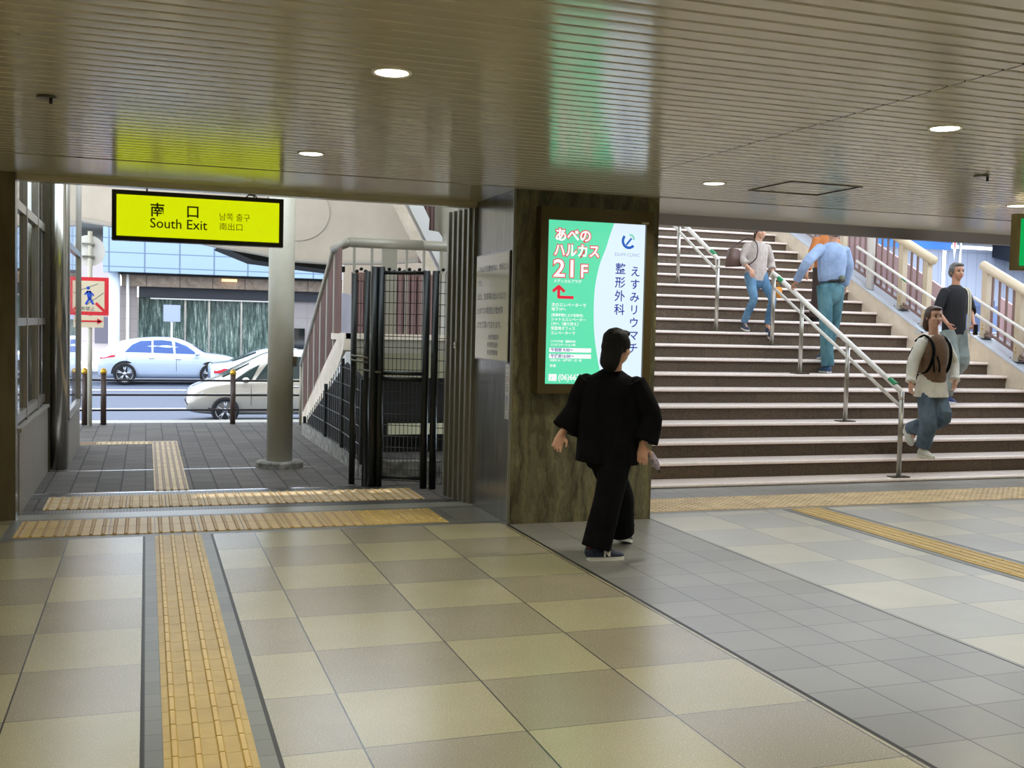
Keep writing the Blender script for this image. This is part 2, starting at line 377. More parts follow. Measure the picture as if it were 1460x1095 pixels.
CZ = 2.48
def build_ceiling():
    bm = NB(); p = .1; gx = 3.067
    y = -9.0
    prof = [(.0095, .0), (.0115, -.0062), (.035, -.0065), (.05, -.0066), (.065, -.0065), (.0885, -.0062), (.0905, .0)]
    while y < 7.37:
        for (x0, x1) in ((-8, gx-.004), (gx+.004, 12.5)):
            a = [bm.verts.new((x0, y+q[0], CZ+.0066+q[1])) for q in prof]; b = [bm.verts.new((x1, y+q[0], CZ+.0066+q[1])) for q in prof]
            for i in range(len(prof)-1):
                f = bm.faces.new((a[i], a[i+1], b[i+1], b[i])); f.material_index = 0
            # side lips
            for e in (0, -1):
                c = bm.verts.new((x0, y+prof[e][0], CZ+.018)); d = bm.verts.new((x1, y+prof[e][0], CZ+.018)); bm.faces.new((a[e], b[e], d, c)).material_index = 0
        y += p
    box(bm, -8, 12.5, -9, 7.42, CZ+.018, CZ+.03, 1)
    # flat edge panels along the openings
    box(bm, -8, 12.5, 7.43, 8.46, CZ-.001, CZ+.03, 2)
    # roof slab above
    box(bm, -8, 12.5, -9, 8.5, CZ+.03, 3.4, 2)
    o = struct('ceiling', bm, [M['slat'], M['slat_dark'], M['panel']])
    bm = NB(); box(bm, -.9, 2.56, 8.46, 8.56, 2.435, CZ+.03); struct('trim_1', bm, M['panel'])
    bm = NB(); prism(bm, [(3.73, 8.42, CZ), (3.73, 8.6, 2.4), (3.73, 8.66, 2.4), (3.73, 8.66, CZ+.03), (3.73, 8.46, CZ+.03)], (8.8, 0, 0)); struct('trim_2', bm, M['fascia'])
    bm = NB(); box(bm, -8, -.9, 8.46, 8.56, 0, 3.4); box(bm, -1.9, -.88, 8.36, 8.5, 0, CZ); struct('wall_left_front', bm, M['pillar_left'])
    bm = NB(); box(bm, -8.1, -8, -9, 8.5, 0, 3.4); struct('wall_left', bm, M['wall'])
    bm = NB(); box(bm, 12.5, 12.6, -9, 9, 0, 3.4); struct('wall_right', bm, M['wall'])
    bm = NB(); box(bm, -8, 12.5, -9.1, -9, 0, 3.4); struct('wall_back', bm, M['wall'])
build_ceiling()

# block pillar between the exit and the stairs
bm = NB(); box(bm, 2.555, 3.725, 7.5, 7.9, 0, CZ-.001, 0); box(bm, 2.555, 3.725, 7.9, 8.95, 0, CZ+.02, 0)
for f in bm.faces:
    if f.calc_center_median().x < 2.56: f.material_index = 1
bmesh.ops.translate(bm, verts=bm.verts, vec=(0, 0, 0))
struct('wall_pillar', bm, [M['marble'], M['olive_side']], label='block pillar clad in veined olive stone')
# steel edge bead of the pillar and shutter guide rails
bm = NB(); box(bm, 2.545, 2.563, 7.493, 7.511, 0, CZ-.003); struct('trim_3', bm, M['guide'])
bm = NB()
for i, (x, y) in enumerate(((2.50, 8.5), (2.485, 8.6), (2.47, 8.7), (2.455, 8.8), (2.44, 8.9))): box(bm, x, x+.03, y, y+.05, 0, 2.435)
prism(bm, [(2.53, 8.45, 0), (2.47, 8.96, 0), (2.56, 8.96, 0), (2.56, 8.45, 0)], (0, 0, 2.435))
struct('trim_4', bm, M['guide'])
bm = NB(); box(bm, 2.56, 4.42, 8.975, 9.05, 0, 3.4); struct('wall_pillar_rear', bm, M['olive_side'])

# downlights
def make_downlight(loc, label, on=True):
    t = thing('downlight', label, 'ceiling light', loc, 'round downlights in the slatted ceiling')
    bm = NB()
    pr = [(.066, -.002), (.078, -.006), (.082, -.003), (.082, .006), (.066, .006)]
    n = 28
    rings = [[bm.verts.new((loc[0]+r*math.cos(2*PI*k/n), loc[1]+r*math.sin(2*PI*k/n), loc[2]+z)) for k in range(n)] for r, z in pr]
    for i in range(len(rings)):
        for k in range(n): bm.faces.new((rings[i][k], rings[i][(k+1) % n], rings[(i+1) % len(rings)][(k+1) % n], rings[(i+1) % len(rings)][k]))
    mk('rim', bm, M['white_metal'], t, True)
    bm = NB(); cyl(bm, (loc[0], loc[1], loc[2]-.003), (loc[0], loc[1], loc[2]+.004), .066, 28); mk('diffuser', bm, M['lamp'], t)
    L = bpy.data.lights.new('lamp', 'AREA'); L.shape = 'DISK'; L.size = .12; L.energy = LAMP_POWER; L.color = (1, .94, .79); L.spread = math.radians(150)
    lo = bpy.data.objects.new('lamp', L); C.objects.link(lo); lo.parent = t; lo.location = (0, 0, -.012)
    return t
M['lamp'] = mat('lamp_glow', (1, 1, 1, 1), emit=(1, .97, .82, 1), es=7)
d0 = None
labs = {(1, 0): 'large looking round downlight at upper centre, nearest on the slatted ceiling', (1, 1): 'round downlight just right of the yellow exit sign', (2, 0): 'round downlight on the right, beyond the diagonal ceiling seam',
        (2, 1): 'round downlight above the stairs next to the stone pillar', (3, 1): 'round downlight at far right beside the green sign'}
for i in range(-2, 5):
    for j in range(-6, 2):
        x = .93+(i-1)*2.73; y = 4.31+j*2.24
        if i == 3: x = 6.26
        if (i, j) == (0, 0) or (i, j) == (0, 1): continue
        lab = labs.get((i, j), 'round downlight behind the viewer in the slatted ceiling')
        if d0 is None: d0 = make_downlight((x, y, CZ-.001), lab)
        else:
            c = d0.copy(); C.objects.link(c); c.location = (x, y, CZ-.001); c['label'] = lab
            for ch in d0.children:
                k = ch.copy(); C.objects.link(k); k.parent = c

# ceiling bits
bm = NB()
for a in ((4.05, 4.62, 6.22, 6.232), (4.05, 4.62, 6.74, 6.752), (4.05, 4.062, 6.22, 6.752), (4.608, 4.62, 6.22, 6.752)): box(bm, *a, CZ-.0055, CZ+.002)
tag(mk('access_hatch', bm, M['fascia'], loc=(4.33, 6.48, CZ)), 'square access hatch outline in the ceiling above the stairs', 'ceiling hatch')
for (x, y, lab) in ((-.44, 5.44, 'small dark ceiling fitting with drip stain left of the yellow sign'), (4.92, 5.45, 'small dark ceiling fitting near the green sign')):
    t = thing('ceiling_fitting', lab, 'ceiling fitting', (x, y, CZ))
    bm = NB(); cyl(bm, (x, y, CZ-.012), (x, y, CZ), .045, 20); mk('plate', bm, M['steel_dark'], t)
    bm = NB(); cyl(bm, (x+.02, y-.03, CZ-.04), (x+.02, y-.03, CZ-.01), .008, 8); mk('pin', bm, M['black'], t)
bm = NB(); cyl(bm, (-.5, 4.3, CZ-.008), (-.5, 4.3, CZ), .06, 24)
tag(mk('ceiling_cover', bm, M['panel'], loc=(-.5, 4.3, CZ)), 'round blank cover plate in the ceiling at upper left', 'ceiling cover')

# ------------------------------------------------------------------ wide stairs
SY, SZ0, TR_, RS, NS = 8.95, .034, .33, .16, 22
def stair_right(y): return 9.65 if y > 11.58 else 10.4
def build_stairs():
    t = thing('staircase', 'wide brown stone staircase rising to the street behind the pillar', 'staircase', (7, 8.95, 0))
    tr, rs, no = NB(), NB(), NB()
    for n in range(NS):
        y = SY+n*TR_; z = SZ0+n*RS; xr = 12.4 if n == 0 else (12.0 if n <= 2 else stair_right(y)); xr = max(xr, stair_right(y)); d = TR_ if n < NS-1 else .9
        prism(tr, [(4.42, y+d+.02, z-.028), (4.42, y-.012, z-.034), (4.42, y-.022, z-.028), (4.42, y-.026, z-.018), (4.42, y-.022, z-.007), (4.42, y-.01, z-.001), (4.42, y+.004, z), (4.42, y+d+.02, z)], (xr-4.42, 0, 0))   # tread slab with rounded nosing
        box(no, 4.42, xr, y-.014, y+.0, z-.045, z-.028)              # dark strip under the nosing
        zb = 0 if n == 0 else z-RS
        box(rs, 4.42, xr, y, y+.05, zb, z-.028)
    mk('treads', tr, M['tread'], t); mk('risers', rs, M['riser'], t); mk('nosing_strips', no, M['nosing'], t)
    # repair mark on a riser
    bm = NB(); box(bm, 8.62, 8.69, SY+4*TR_-.004, SY+4*TR_+.001, .545, .6)
    mk('yellow_patch', bm, mat('yellow_patch', lin(170, 140, 40), .6), t)
build_stairs()
def zs(y): return SZ0+(y-SY)*RS/TR_
# parapet wall on the right of the stairs (two flights, the lower one wider)
def build_parapet():
    t = thing('parapet', 'sloping cream parapet wall along the right side of the stairs', 'parapet', (10, 11, 0))
    bm = NB()
    def wall(x0, x1, ya, yb, h):
        prism(bm, [(x0, ya, 0), (x0, yb, 0), (x0, yb, zs(yb)+h), (x0, ya, zs(ya)+h)], (x1-x0, 0, 0))
    wall(9.652, 10.15, 11.66, 16.2, .19); wall(10.402, 10.9, 8.9, 11.58, .19); box(bm, 9.655, 10.9, 11.583, 11.7, 0, zs(11.62)+.19)
    mk('wall_body', bm, M['stringer'], t)
    bm = NB()
    def cap(x0, x1, ya, yb, h): prism(bm, [(x0, ya, zs(ya)+h), (x0, yb, zs(yb)+h), (x0, yb, zs(yb)+h+.02), (x0, ya, zs(ya)+h+.02)], (x1-x0, 0, 0))
    cap(9.64, 10.16, 11.6, 16.2, .19); cap(10.39, 10.92, 8.9, 11.64, .19); box(bm, 9.64, 10.92, 11.58, 11.77, zs(11.62)+.19, zs(11.62)+.21)
    mk('coping', bm, M['cap'], t)
build_parapet()
bm = NB(); box(bm, 4.3, 4.415, 9.05, 16.6, 0, 6); struct('wall_stairs_left', bm, M['wall'])

def parapet_rail(name, x, ya, yb, label, post_ys):
    """big cream tube on balusters with square posts"""
    t = thing(name, label, 'railing', (x, (ya+yb)/2, zs((ya+yb)/2)+.2))
    H = .93
    bm = NB(); tube(bm, [(x, ya, zs(ya)+.2+H), (x, yb, zs(yb)+.2+H)], .062, 20); mk('top_tube', bm, M['tube'], t, True)
    bm = NB(); tube(bm, [(x, ya, zs(ya)+.30), (x, yb, zs(yb)+.30)], .02, 8); mk('bottom_rail', bm, M['baluster'], t)
    y = ya+.06
    while y < yb:
        near = any(abs(y-p) < .07 for p in post_ys)
        if not near:
            bm = NB(); box(bm, x-.008, x+.008, y-.016, y+.016, zs(y)+.3, zs(y)+.2+H-.04); mk('baluster', bm, M['baluster'], t)
        y += .125
    for p in post_ys:
        bm = NB(); box(bm, x-.04, x+.04, p-.045, p+.045, zs(p)+.215, zs(p)+.2+H-.04); po = mk('post', bm, M['post_cream'], t)
        bm = NB(); box(bm, x-.09, x+.09, p-.1, p+.1, zs(p)+.2, zs(p)+.225)
        for dx in (-.06, .06):
            for dy in (-.07, .07): cyl(bm, (x+dx, p+dy, zs(p)+.22), (x+dx, p+dy, zs(p)+.255), .012, 8)
        mk('base_plate', bm, M['steel'], po)
        # brass coloured studs
        bm = NB()
        for dz in (.12, .17): ell(bm, (x-.042, p, zs(p)+.2+dz), .012, .012, .012, sub=1)
        mk('bolt', bm, M['gold'], po)
    return t
parapet_rail('parapet_railing', 9.8, 11.64, 16.1, 'cream tube railing on the upper part of the stair parapet', [11.75, 12.25, 13.6, 14.9])
parapet_rail('parapet_railing', 10.55, 8.95, 11.58, 'cream tube railing on the lower part of the stair parapet, at the right edge', [9.6, 10.9, 11.5])
def wall_rail(label, x, ya, yb, posts):
    t = thing('wall_handrail', label, 'handrail', (x, ya, zs(ya)+.7))
    for nm, hz in (('upper_bar', .73), ('lower_bar', .53)):
        bm = NB(); tube(bm, [(x, ya, zs(ya)+hz+.02), (x, ya+.05, zs(ya+.05)+hz+.02), (x, yb, zs(yb)+hz)], .019, 12); mk(nm, bm, M['white_metal'], t, True)
    for p in posts:
        bm = NB(); tube(bm, [(x, p, zs(p)+.55), (x+.12, p, zs(p)+.5)], .012, 8); tube(bm, [(x, p, zs(p)+.72), (x+.12, p, zs(p)+.68)], .012, 8); mk('bracket', bm, M['steel'], t, True)
    p = (ya*.62+yb*.38); bm = NB(); tube(bm, [(x, p, zs(p)+.732), (x, p+.08, zs(p+.08)+.732)], .0205, 12); mk('green_band', bm, M['green_tape'], t)
wall_rail('white double handrail fixed beside the upper parapet railing', 9.6, 11.25, 13.0, [11.75, 12.25])
wall_rail('white double handrail beside the lower parapet railing at the right edge', 10.35, 9.0, 11.5, [9.6, 10.9])
# slim white post standing where the upper handrail starts
bm = NB(); tube(bm, [(9.72, 12.84, zs(12.84)+.2), (9.72, 12.84, 4.4)], .055, 16); tag(mk('support_post', bm, M['white_metal'], smooth=True, loc=(9.72, 12.84, 2.1)), 'cream round post standing on the stair parapet, beside the man in blue', 'post')

# centre handrails on the stairs
def centre_rail(label, x0, ya, yb, posts, taper=0, cont=False):
    t = thing('stair_handrail', label, 'handrail', (x0, ya, zs(ya)))
    X = lambda y: x0+taper*(y-ya)
    H = .86
    n0 = lambda y: SZ0+max(0, math.floor((y-SY)/TR_+1e-3))*RS
    if cont: pts = [(X(ya), ya, n0(ya)+H-.06), (X(ya), ya+.03, zs(ya)+H+.0), (X(yb), yb, zs(yb)+H)]
    else: pts = [(X(ya), ya, n0(ya)+H-.06), (X(ya), ya+.03, zs(ya)+H), (X(yb), yb-.1, zs(yb-.1)+H), (X(yb), yb, zs(yb)+H-.0), (X(yb), yb+.04, zs(yb)+H-.05)]
    bm = NB(); tube(bm, pts, .029, 14); mk('top_rail', bm, M['white_metal'], t, True)
    bm = NB(); tube(bm, [(X(ya), ya, zs(ya)+H-.17), (X(yb), yb, zs(yb)+H-.17)], .018, 10); mk('lower_rail', bm, M['white_metal'], t, True)
    ends = [ya+.1] if cont else [ya+.1, yb-.25]
    for y in ends:
        bm = NB(); tube(bm, [(X(y), y, zs(y)+H), (X(y+.11), y+.11, zs(y+.11)+H)], .0285, 14); mk('green_band', bm, M['green_tape'], t)
    for y in posts:
        zb = n0(y); bm = NB(); tube(bm, [(X(y), y, zb), (X(y), y, zs(y)+H-.01)], .024, 14); p = mk('post', bm, M['rail_metal'], t, True)
        bm = NB(); box(bm, X(y)-.1, X(y)+.1, y-.055, y+.055, zb, zb+.012); mk('base_plate', bm, M['steel_dark'], p)
centre_rail('metal centre handrail with green bands, running down to the foot of the stairs', 7.255, 9.0, 11.68, [9.0, 9.99, 10.97, 11.66], .055)
centre_rail('shorter metal handrail higher on the stairs, left of the woman in grey', 6.83, 12.05, 15.6, [12.05, 13.3, 14.6], .07, True)

# ------------------------------------------------------------------ hanging signs
def exit_sign():
    x0, x1, y, z0, z1 = -.245, 1.0, 8.53, 2.042, 2.412
    t = thing('exit_sign', 'lit yellow hanging sign reading South Exit in a black frame', 'sign', ((x0+x1)/2, y, z0))
    bm = NB(); f = .033; w = .05
    box(bm, x0, x1, y-w, y+w, z0, z0+f); box(bm, x0, x1, y-w, y+w, z1-f, z1); box(bm, x0, x0+f, y-w, y+w, z0+f, z1-f); box(bm, x1-f, x1, y-w, y+w, z0+f, z1-f)
    mk('frame', bm, mat('black_sign_frame', lin(34, 30, 24), .4), t)
    bm = NB(); box(bm, x0+f, x1-f, y-w+.006, y+w-.006, z0+f, z1-f); mk('face', bm, mat('lit_yellow', lin(60, 60, 5), .4, emit=(.66, .77, 0, 1), es=1.0), t)
    ink = mat('sign_ink', lin(30, 26, 8), .5); pale = mat('sign_ink_pale', lin(120, 110, 10), .5)
    yy = y-w+.004; s_ = 1.104; Z = lambda z: 1.466+(z-1.466)*s_
    text('lettering', '南', .108, (.02, yy, Z(2.165)), ink, t, offset=.0018); text('lettering', '口', .105, (.275, yy, Z(2.167)), ink, t, offset=.0016)
    text('lettering', 'South Exit', .102, (.02, yy, Z(2.082)), ink, t, sx=.97, offset=.0006)
    text('lettering', '남쪽 출구', .062, (.517, yy, Z(2.158)), pale, t, sx=.95); text('lettering', '南出口', .06, (.519, yy, Z(2.092)), pale, t)
    for x in (.0, .78):
        bm = NB(); tube(bm, [(x, y, z1-.005), (x, y, 2.42), (x, y, 2.436)], .006, 8); mk('hanger', bm, M['black'], t)
    bm = NB(); tube(bm, [(.72, y-.02, z1+.001), (.74, y-.02, z1+.02), (.79, y-.02, z1+.016), (.80, y-.02, z1+.001)], .005, 8); mk('cable', bm, M['black'], t)
exit_sign()
def green_sign():
    x0, x1, y, z0, z1 = 6.195, 7.0, 6.5, 1.985, 2.41
    t = thing('green_sign', 'green lit hanging sign in a beige metal case, cut by the right edge', 'sign', (6.6, y, z0))
    bm = NB(); f = .035; w = .03
    box(bm, x0, x1, y-w, y+w, z0, z0+f); box(bm, x0, x1, y-w, y+w, z1-f, z1); box(bm, x0, x0+f, y-w, y+w, z0+f, z1-f); box(bm, x1-f, x1, y-w, y+w, z0+f, z1-f); box(bm, x0+f, x1-f, y-w+.02, y+w-.005, z0+f, z1-f)
    mk('case', bm, mat('beige_case', lin(150, 138, 96), .4), t)
    bm = NB(); box(bm, x0+f, x1-f, y-w+.004, y-w+.02, z0+f, z1-f); mk('face', bm, mat('lit_green', lin(0, 90, 40), .4, emit=lin(0, 165, 80), es=1), t)
    bm = NB(); tube(bm, [(6.5, y, z1), (6.5, y, CZ)], .012, 8); mk('hanger', bm, M['steel_dark'], t)
green_sign()

# ------------------------------------------------------------------ backlit clinic poster on the pillar
def poster():
    y1 = 7.499; y0 = 7.40
    ox0, ox1, oz0, oz1 = 2.725, 3.635, .985, 2.36
    sx0, sx1, sz0, sz1 = 2.785, 3.575, 1.055, 2.262
    t = thing('light_box_poster', 'backlit green and white clinic poster in a bronze frame on the stone pillar', 'advertising sign', ((ox0+ox1)/2, y1, oz0))
    bm = NB(); box(bm, ox0, ox1, y0, y1, oz0, sz0); box(bm, ox0, ox1, y0, y1, sz1, oz1); box(bm, ox0, sx0, y0, y1, sz0, sz1); box(bm, sx1, ox1, y0, y1, sz0, sz1); box(bm, sx0, sx1, y0+.03, y1, sz0, sz1)
    mk('frame', bm, mat('bronze_frame', lin(88, 76, 46), .35, .5), t)
    W = sx1-sx0; H = sz1-sz0; yf = y0+.024
    def px(u, v): return (sx0+u*W, sz1-v*H)          # u right, v down, 0..1
    # white field and green field split by a curve
    cur = [(.672, 0), (.63, .08), (.596, .154), (.53, .27), (.49, .42), (.488, .585), (.505, .72), (.545, .86), (.60, 1)]
    cur = [q[:2] for q in catmull([(a, b) for a, b in cur], 4)]
    def field(name, pts, m, yy):
        bm = NB(); prism(bm, [(px(u, v)[0], yy, px(u, v)[1]) for u, v in pts], (0, .004, 0)); return mk(name, bm, m, t)
    E = lambda n, r, g, b, s=1: mat(n, lin(r*.3, g*.3, b*.3), .3, emit=lin(r, g, b), es=s)
    green = E('poster_green', 92, 212, 166, 1.15); white = E('poster_white', 214, 232, 245, 1.1); pw = E('poster_white_ink', 250, 250, 250); navy = E('poster_navy', 28, 50, 150); red = E('poster_red', 226, 40, 64); pink = E('poster_pink', 236, 110, 120)
    field('white_field', [(u, v) for u, v in cur]+[(1, 1), (1, 0)], white, yf)
    field('green_field', [(0, 0)]+[(u, v) for u, v in cur]+[(0, 1)], green, yf)
    ya = yf-.002
    def T(s, size, u, v, m, off=0, dy=0, sx=1, nm='lettering', sp=1):
        X, Z = px(u, v); text(nm, s, size, (X, ya-dy, Z), m, t, offset=off, sx=sx, spacing=sp)
    for s, sz, u, v, sx in (('あべの', .1, .07, .118, .98), ('ハルカス', .105, .065, .212, .88), ('21', .18, .06, .342, 1.12), ('F', .135, .335, .342, 1.0)):
        T(s, sz, u, v, red, .0095, 0, sx); T(s, sz, u, v, pw, .003, .0015, sx)
    T('メディカルプラザ', .028, .07, .378, pw, .0004)
    # arrow up then right
    bm = NB()
    def bar(a, b, w=.011):
        A = Vector((px(*a)[0], ya, px(*a)[1])); B = Vector((px(*b)[0], ya, px(*b)[1])); d = (B-A).normalized(); n = Vector((d.z, 0, -d.x))*w
        prism(bm, [A-d*w*.4+n, B+d*w*.4+n, B+d*w*.4-n, A-d*w*.4-n], (0, -.0015, 0))
    bar((.125, .468), (.125, .402)); bar((.125, .468), (.27, .468)); bar((.125, .402), (.07, .432)); bar((.125, .402), (.18, .432)); mk('arrow', bm, red, t)
    for s, sz, v in (('次のエレベーターで', .031, .524), ('地下1Fへ', .03, .551), ('(営業時間により利用可)', .024, .585), ('シャトルエレベーター', .028, .612), ('17Fへ〈乗り換え〉', .028, .64), ('低層用オフィス', .028, .667), ('エレベーターで', .028, .696), ('リウマチ科・整形外科', .02, .745), ('リハビリテーション科', .02, .766), ('休診日 水・土曜午後・日・祝', .019, .861), ('院長', .024, .896)):
        T(s, sz, .055, v, pw, .0005)
    bm = NB()
    for va, vb in ((.779, .805), (.817, .843)):
        A = px(.045, va); B = px(.47, vb); box(bm, A[0], B[0], ya-.001, ya, B[1], A[1])
    mk('hours_strip', bm, pw, t)
    T('午前診 9:30〜', .03, .06, .8, navy, .0006, .0015); T('午後診16:00〜', .03, .06, .838, navy, .0006, .0015)
    bm = NB(); A = px(.045, .94); B = px(.125, .982); box(bm, A[0], B[0], ya-.001, ya, B[1], A[1]); mk('phone_square', bm, pw, t)
    T('♪', .04, .06, .976, green, .001, .0015)
    T('(06)6628-', .062, .14, .976, pw, .0012, 0, .9)
    return t, px, ya, pw, navy, T, white, green, E
t_, px_, ya_, pw_, navy_, T_, white_, green_, E_ = poster()
def poster_rest():
    t = t_
    # logo: blue ring part, green ring part, inner stroke
    X, Z = px_(.83, .105)
    def arc(name, a0, a1, r0, r1, m, cx=X, cz=Z, dy=0):
        bm = NB(); n = 16; o, i = [], []
        for k in range(n+1):
            a = math.radians(a0+(a1-a0)*k/n); o.append((cx+r1*math.cos(a), ya_-dy, cz+r1*math.sin(a))); i.append((cx+r0*math.cos(a), ya_-dy, cz+r0*math.sin(a)))
        for k in range(n): prism(bm, [o[k], o[k+1], i[k+1], i[k]], (0, -.001, 0))
        mk(name, bm, m, t)
    blue = E_('logo_blue', 24, 90, 190); lg = E_('logo_green', 140, 214, 190)
    arc('logo_ring', 135, 320, .04, .06, blue); arc('logo_ring', -15, 110, .02, .036, lg, X+.012, Z+.018)
    bm = NB(); A = Vector((X-.022, ya_, Z-.03)); B = Vector((X+.022, ya_, Z+.022)); d = (B-A).normalized(); n = Vector((d.z, 0, -d.x))*.007
    prism(bm, [A+n, B+n, B-n, A-n], (0, -.001, 0)); mk('logo_stroke', bm, blue, t)
    X2, Z2 = px_(.685, .2); text('lettering', 'ESUMI CLINIC', .034, (X2, ya_, Z2), E_('logo_grey', 150, 170, 200), t)
    u, v = .735, .335
    for k, s in enumerate('整形外科'): X2, Z2 = px_(.695, .306+k*.0845); text('lettering', s, .088, (X2, ya_, Z2), navy_, t, offset=.001)
    for k, s in enumerate('えすみリウマチ'): X2, Z2 = px_(.853, .318+k*.08); text('lettering', s, .084, (X2, ya_, Z2), navy_, t, offset=.001)
    # small maker's label on the frame
    bm = NB(); box(bm, 3.535, 3.59, 7.396, 7.4, 2.266, 2.28); mk('frame_label', bm, mat('frame_label', lin(190, 180, 130), .5), t)
poster_rest()

# side board and sticker on the pillar
def side_board():
    x = 2.554
    t = thing('notice_board', 'cream notice board with rows of black writing on the side of the pillar', 'notice board', (x, 7.95, 1.21))
    bm = NB(); box(bm, x-.018, x, 7.535, 8.375, 1.205, 2.035); mk('frame', bm, M['steel_dark'], t)
    bm = NB(); box(bm, x-.021, x-.017, 7.545, 8.365, 1.215, 2.025); mk('face', bm, mat('cream_board', lin(196, 194, 158), .18, spec=.8), t)
    ink = mat('board_ink', lin(50, 52, 46), .5); u, v = (0, -1, 0), (0, 0, 1); xx = x-.0225
    for s, yy, z, sz in (('これより先敷地内は、無断立入', 8.32, 1.90, .055), ('です。', 8.32, 1.79, .055), ('また、駐車場の出入り口で', 8.32, 1.68, .06), ('止めての喫煙及び飲食等', 8.32, 1.57, .06), ('させて頂いております。', 8.32, 1.46, .06), ('大阪市建設局', 8.02, 1.37, .045), ('阿倍野区役所', 8.04, 1.31, .045), ('阿倍野警察署', 8.04, 1.25, .045)):
        text('lettering', s, sz, (xx, yy, z), ink, t, u=u, v=v)
    t2 = thing('sticker', 'narrow white vertical sticker with small characters below the notice board', 'sticker', (x, 7.6, .85))
    bm = NB(); box(bm, x-.003, x, 7.535, 7.62, .78, 1.19); mk('sheet', bm, mat('sticker_white', lin(196, 194, 190), .3), t2)
    red = mat('sticker_red', lin(120, 50, 60), .5); blu = mat('sticker_blue', lin(60, 50, 130), .5)
    for s, z, m in (('こ', 1.12, red), ('の', 1.055, red), ('日', .99, ink), ('線', .905, blu), ('白', .85, ink), ('い', .79, ink)):
        text('lettering', s, .065, (x-.0035, 7.612, z), m, t2, u=u, v=v)
side_board()
# shutter switch cover on guides
t = thing('switch_plate', 'small pale switch plate on the shutter guides left of the pillar', 'switch', (2.46, 8.6, 1.45))
bm = NB(); box(bm, 2.455, 2.465, 8.7, 8.73, 1.28, 1.33); mk('plate', bm, M['white_metal'], t)
bm = NB(); cyl(bm, (2.455, 8.715, 1.3), (2.45, 8.715, 1.3), .006, 8); mk('keyhole', bm, M['black'], t)

# ------------------------------------------------------------------ glazed shop front at left
def low_wall(name, label, x0, x1, ya, yb, z):
    bm = NB(); box(bm, x0, x1, ya, yb, 0, z-.03); t = thing(name, label, 'low wall', ((x0+x1)/2, (ya+yb)/2, 0)); mk('wall_body', bm, M['granite'], t)
    mk('ledge', bxo(x0-.01, x1+.015, ya, yb, z-.03, z, .004), M['granite'], t)
low_wall('low_wall', 'grey granite low wall under the first glass front, next to the left pillar', -1.2, -.875, 8.56, 11.0, .64)
low_wall('low_wall', 'grey granite low wall under the second glass front, beyond the steel column', -1.05, -.715, 11.3, 13.15, .48)
def glass_front(label, x, ya, yb, z0, z1, bars, mulls, mt):
    t = thing('glass_front', label, 'glass front', (x, (ya+yb)/2, z0))
    for z, h in bars:
        bm = NB(); box(bm, x-.03, x+.03, ya, yb, z-h/2, z+h/2); mk('transom', bm, mt, t)
    for y, w in mulls:
        bm = NB(); box(bm, x-.035, x+.035, y-w/2, y+w/2, z0, z1); mk('mullion', bm, mt, t)
    bm = NB(); box(bm, x-.006, x+.006, ya, yb, z0, z1); mk('glass', bm, M['glass'], t)
glass_front('tall glass front with dark interior beside the left pillar', -.93, 8.56, 10.98, .64, 3.2, [(.70, .07), (1.42, .06), (2.29, .07)], [(8.62, .06), (9.35, .04), (10.3, .05)], M['rail_metal'])
glass_front('glass front between the polished column and the street, seen edge on', -.74, 11.25, 13.26, .48, 3.6, [(.51, .05), (2.17, .06)], [(13.22, .07), (11.3, .05)], M['rail_metal'])
bm = NB(); tube(bm, [(-.80, 11.12, 0), (-.80, 11.12, 4)], .085, 32); tag(mk('steel_column', bm, M['steel'], smooth=True, loc=(-.8, 11.12, 0)), 'polished round steel column between the two glass fronts', 'column')
bm = NB(); box(bm, -.93, -.86, 10.98, 11.06, 0, 3.2); tag(mk('door_jamb', bm, M['fascia'], loc=(-.9, 11.02, 0)), 'dark bronze jamb in front of the polished steel column', 'jamb')
# lift lobby seen behind the first glass
bm = NB(); box(bm, -3.2, -3.1, 8.6, 12, 0, 3.2); struct('wall_lobby', bm, mat('lobby_wall', lin(64, 68, 66), .4))
bm = NB(); box(bm, -3.1, -.95, 11.0, 11.1, 0, 3.2); struct('wall_lobby_end', bm, mat('lobby_wall_dark', lin(60, 62, 52), .4))
bm = NB(); box(bm, -3.1, -.95, 8.56, 11.0, 0, .03); struct('floor_lobby', bm, M['granite'])
bm = NB(); tube(bm, [(-1.75, 9.9, .03), (-1.75, 9.9, 3.2)], .09, 24); tag(mk('round_column', bm, M['pole_white'], smooth=True, loc=(-1.75, 9.9, 0)), 'pale round column inside, behind the first glass front', 'column')

# ------------------------------------------------------------------ forecourt: pole, added sun blockers, signs
t = thing('support_pole', 'thick cream round pole standing on the brick paving right of the exit sign', 'pole', (1.285, 11.0, 0))
bm = NB(); tube(bm, [(1.285, 11.0, .04), (1.285, 11.0, 4.0)], .128, 36); mk('shaft', bm, M['pole_white'], t, True)
bm = NB(); tube(bm, [(1.285, 11.0, 0), (1.285, 11.0, .05), (1.285, 11.0, .065)], [.235, .235, .215], 36); mk('base_ring', bm, M['concrete'], t)
bm = NB(); box(bm, 1.40, 1.44, 10.93, 10.99, 1.02, 1.12); mk('clip', bm, M['steel_dark'], t)

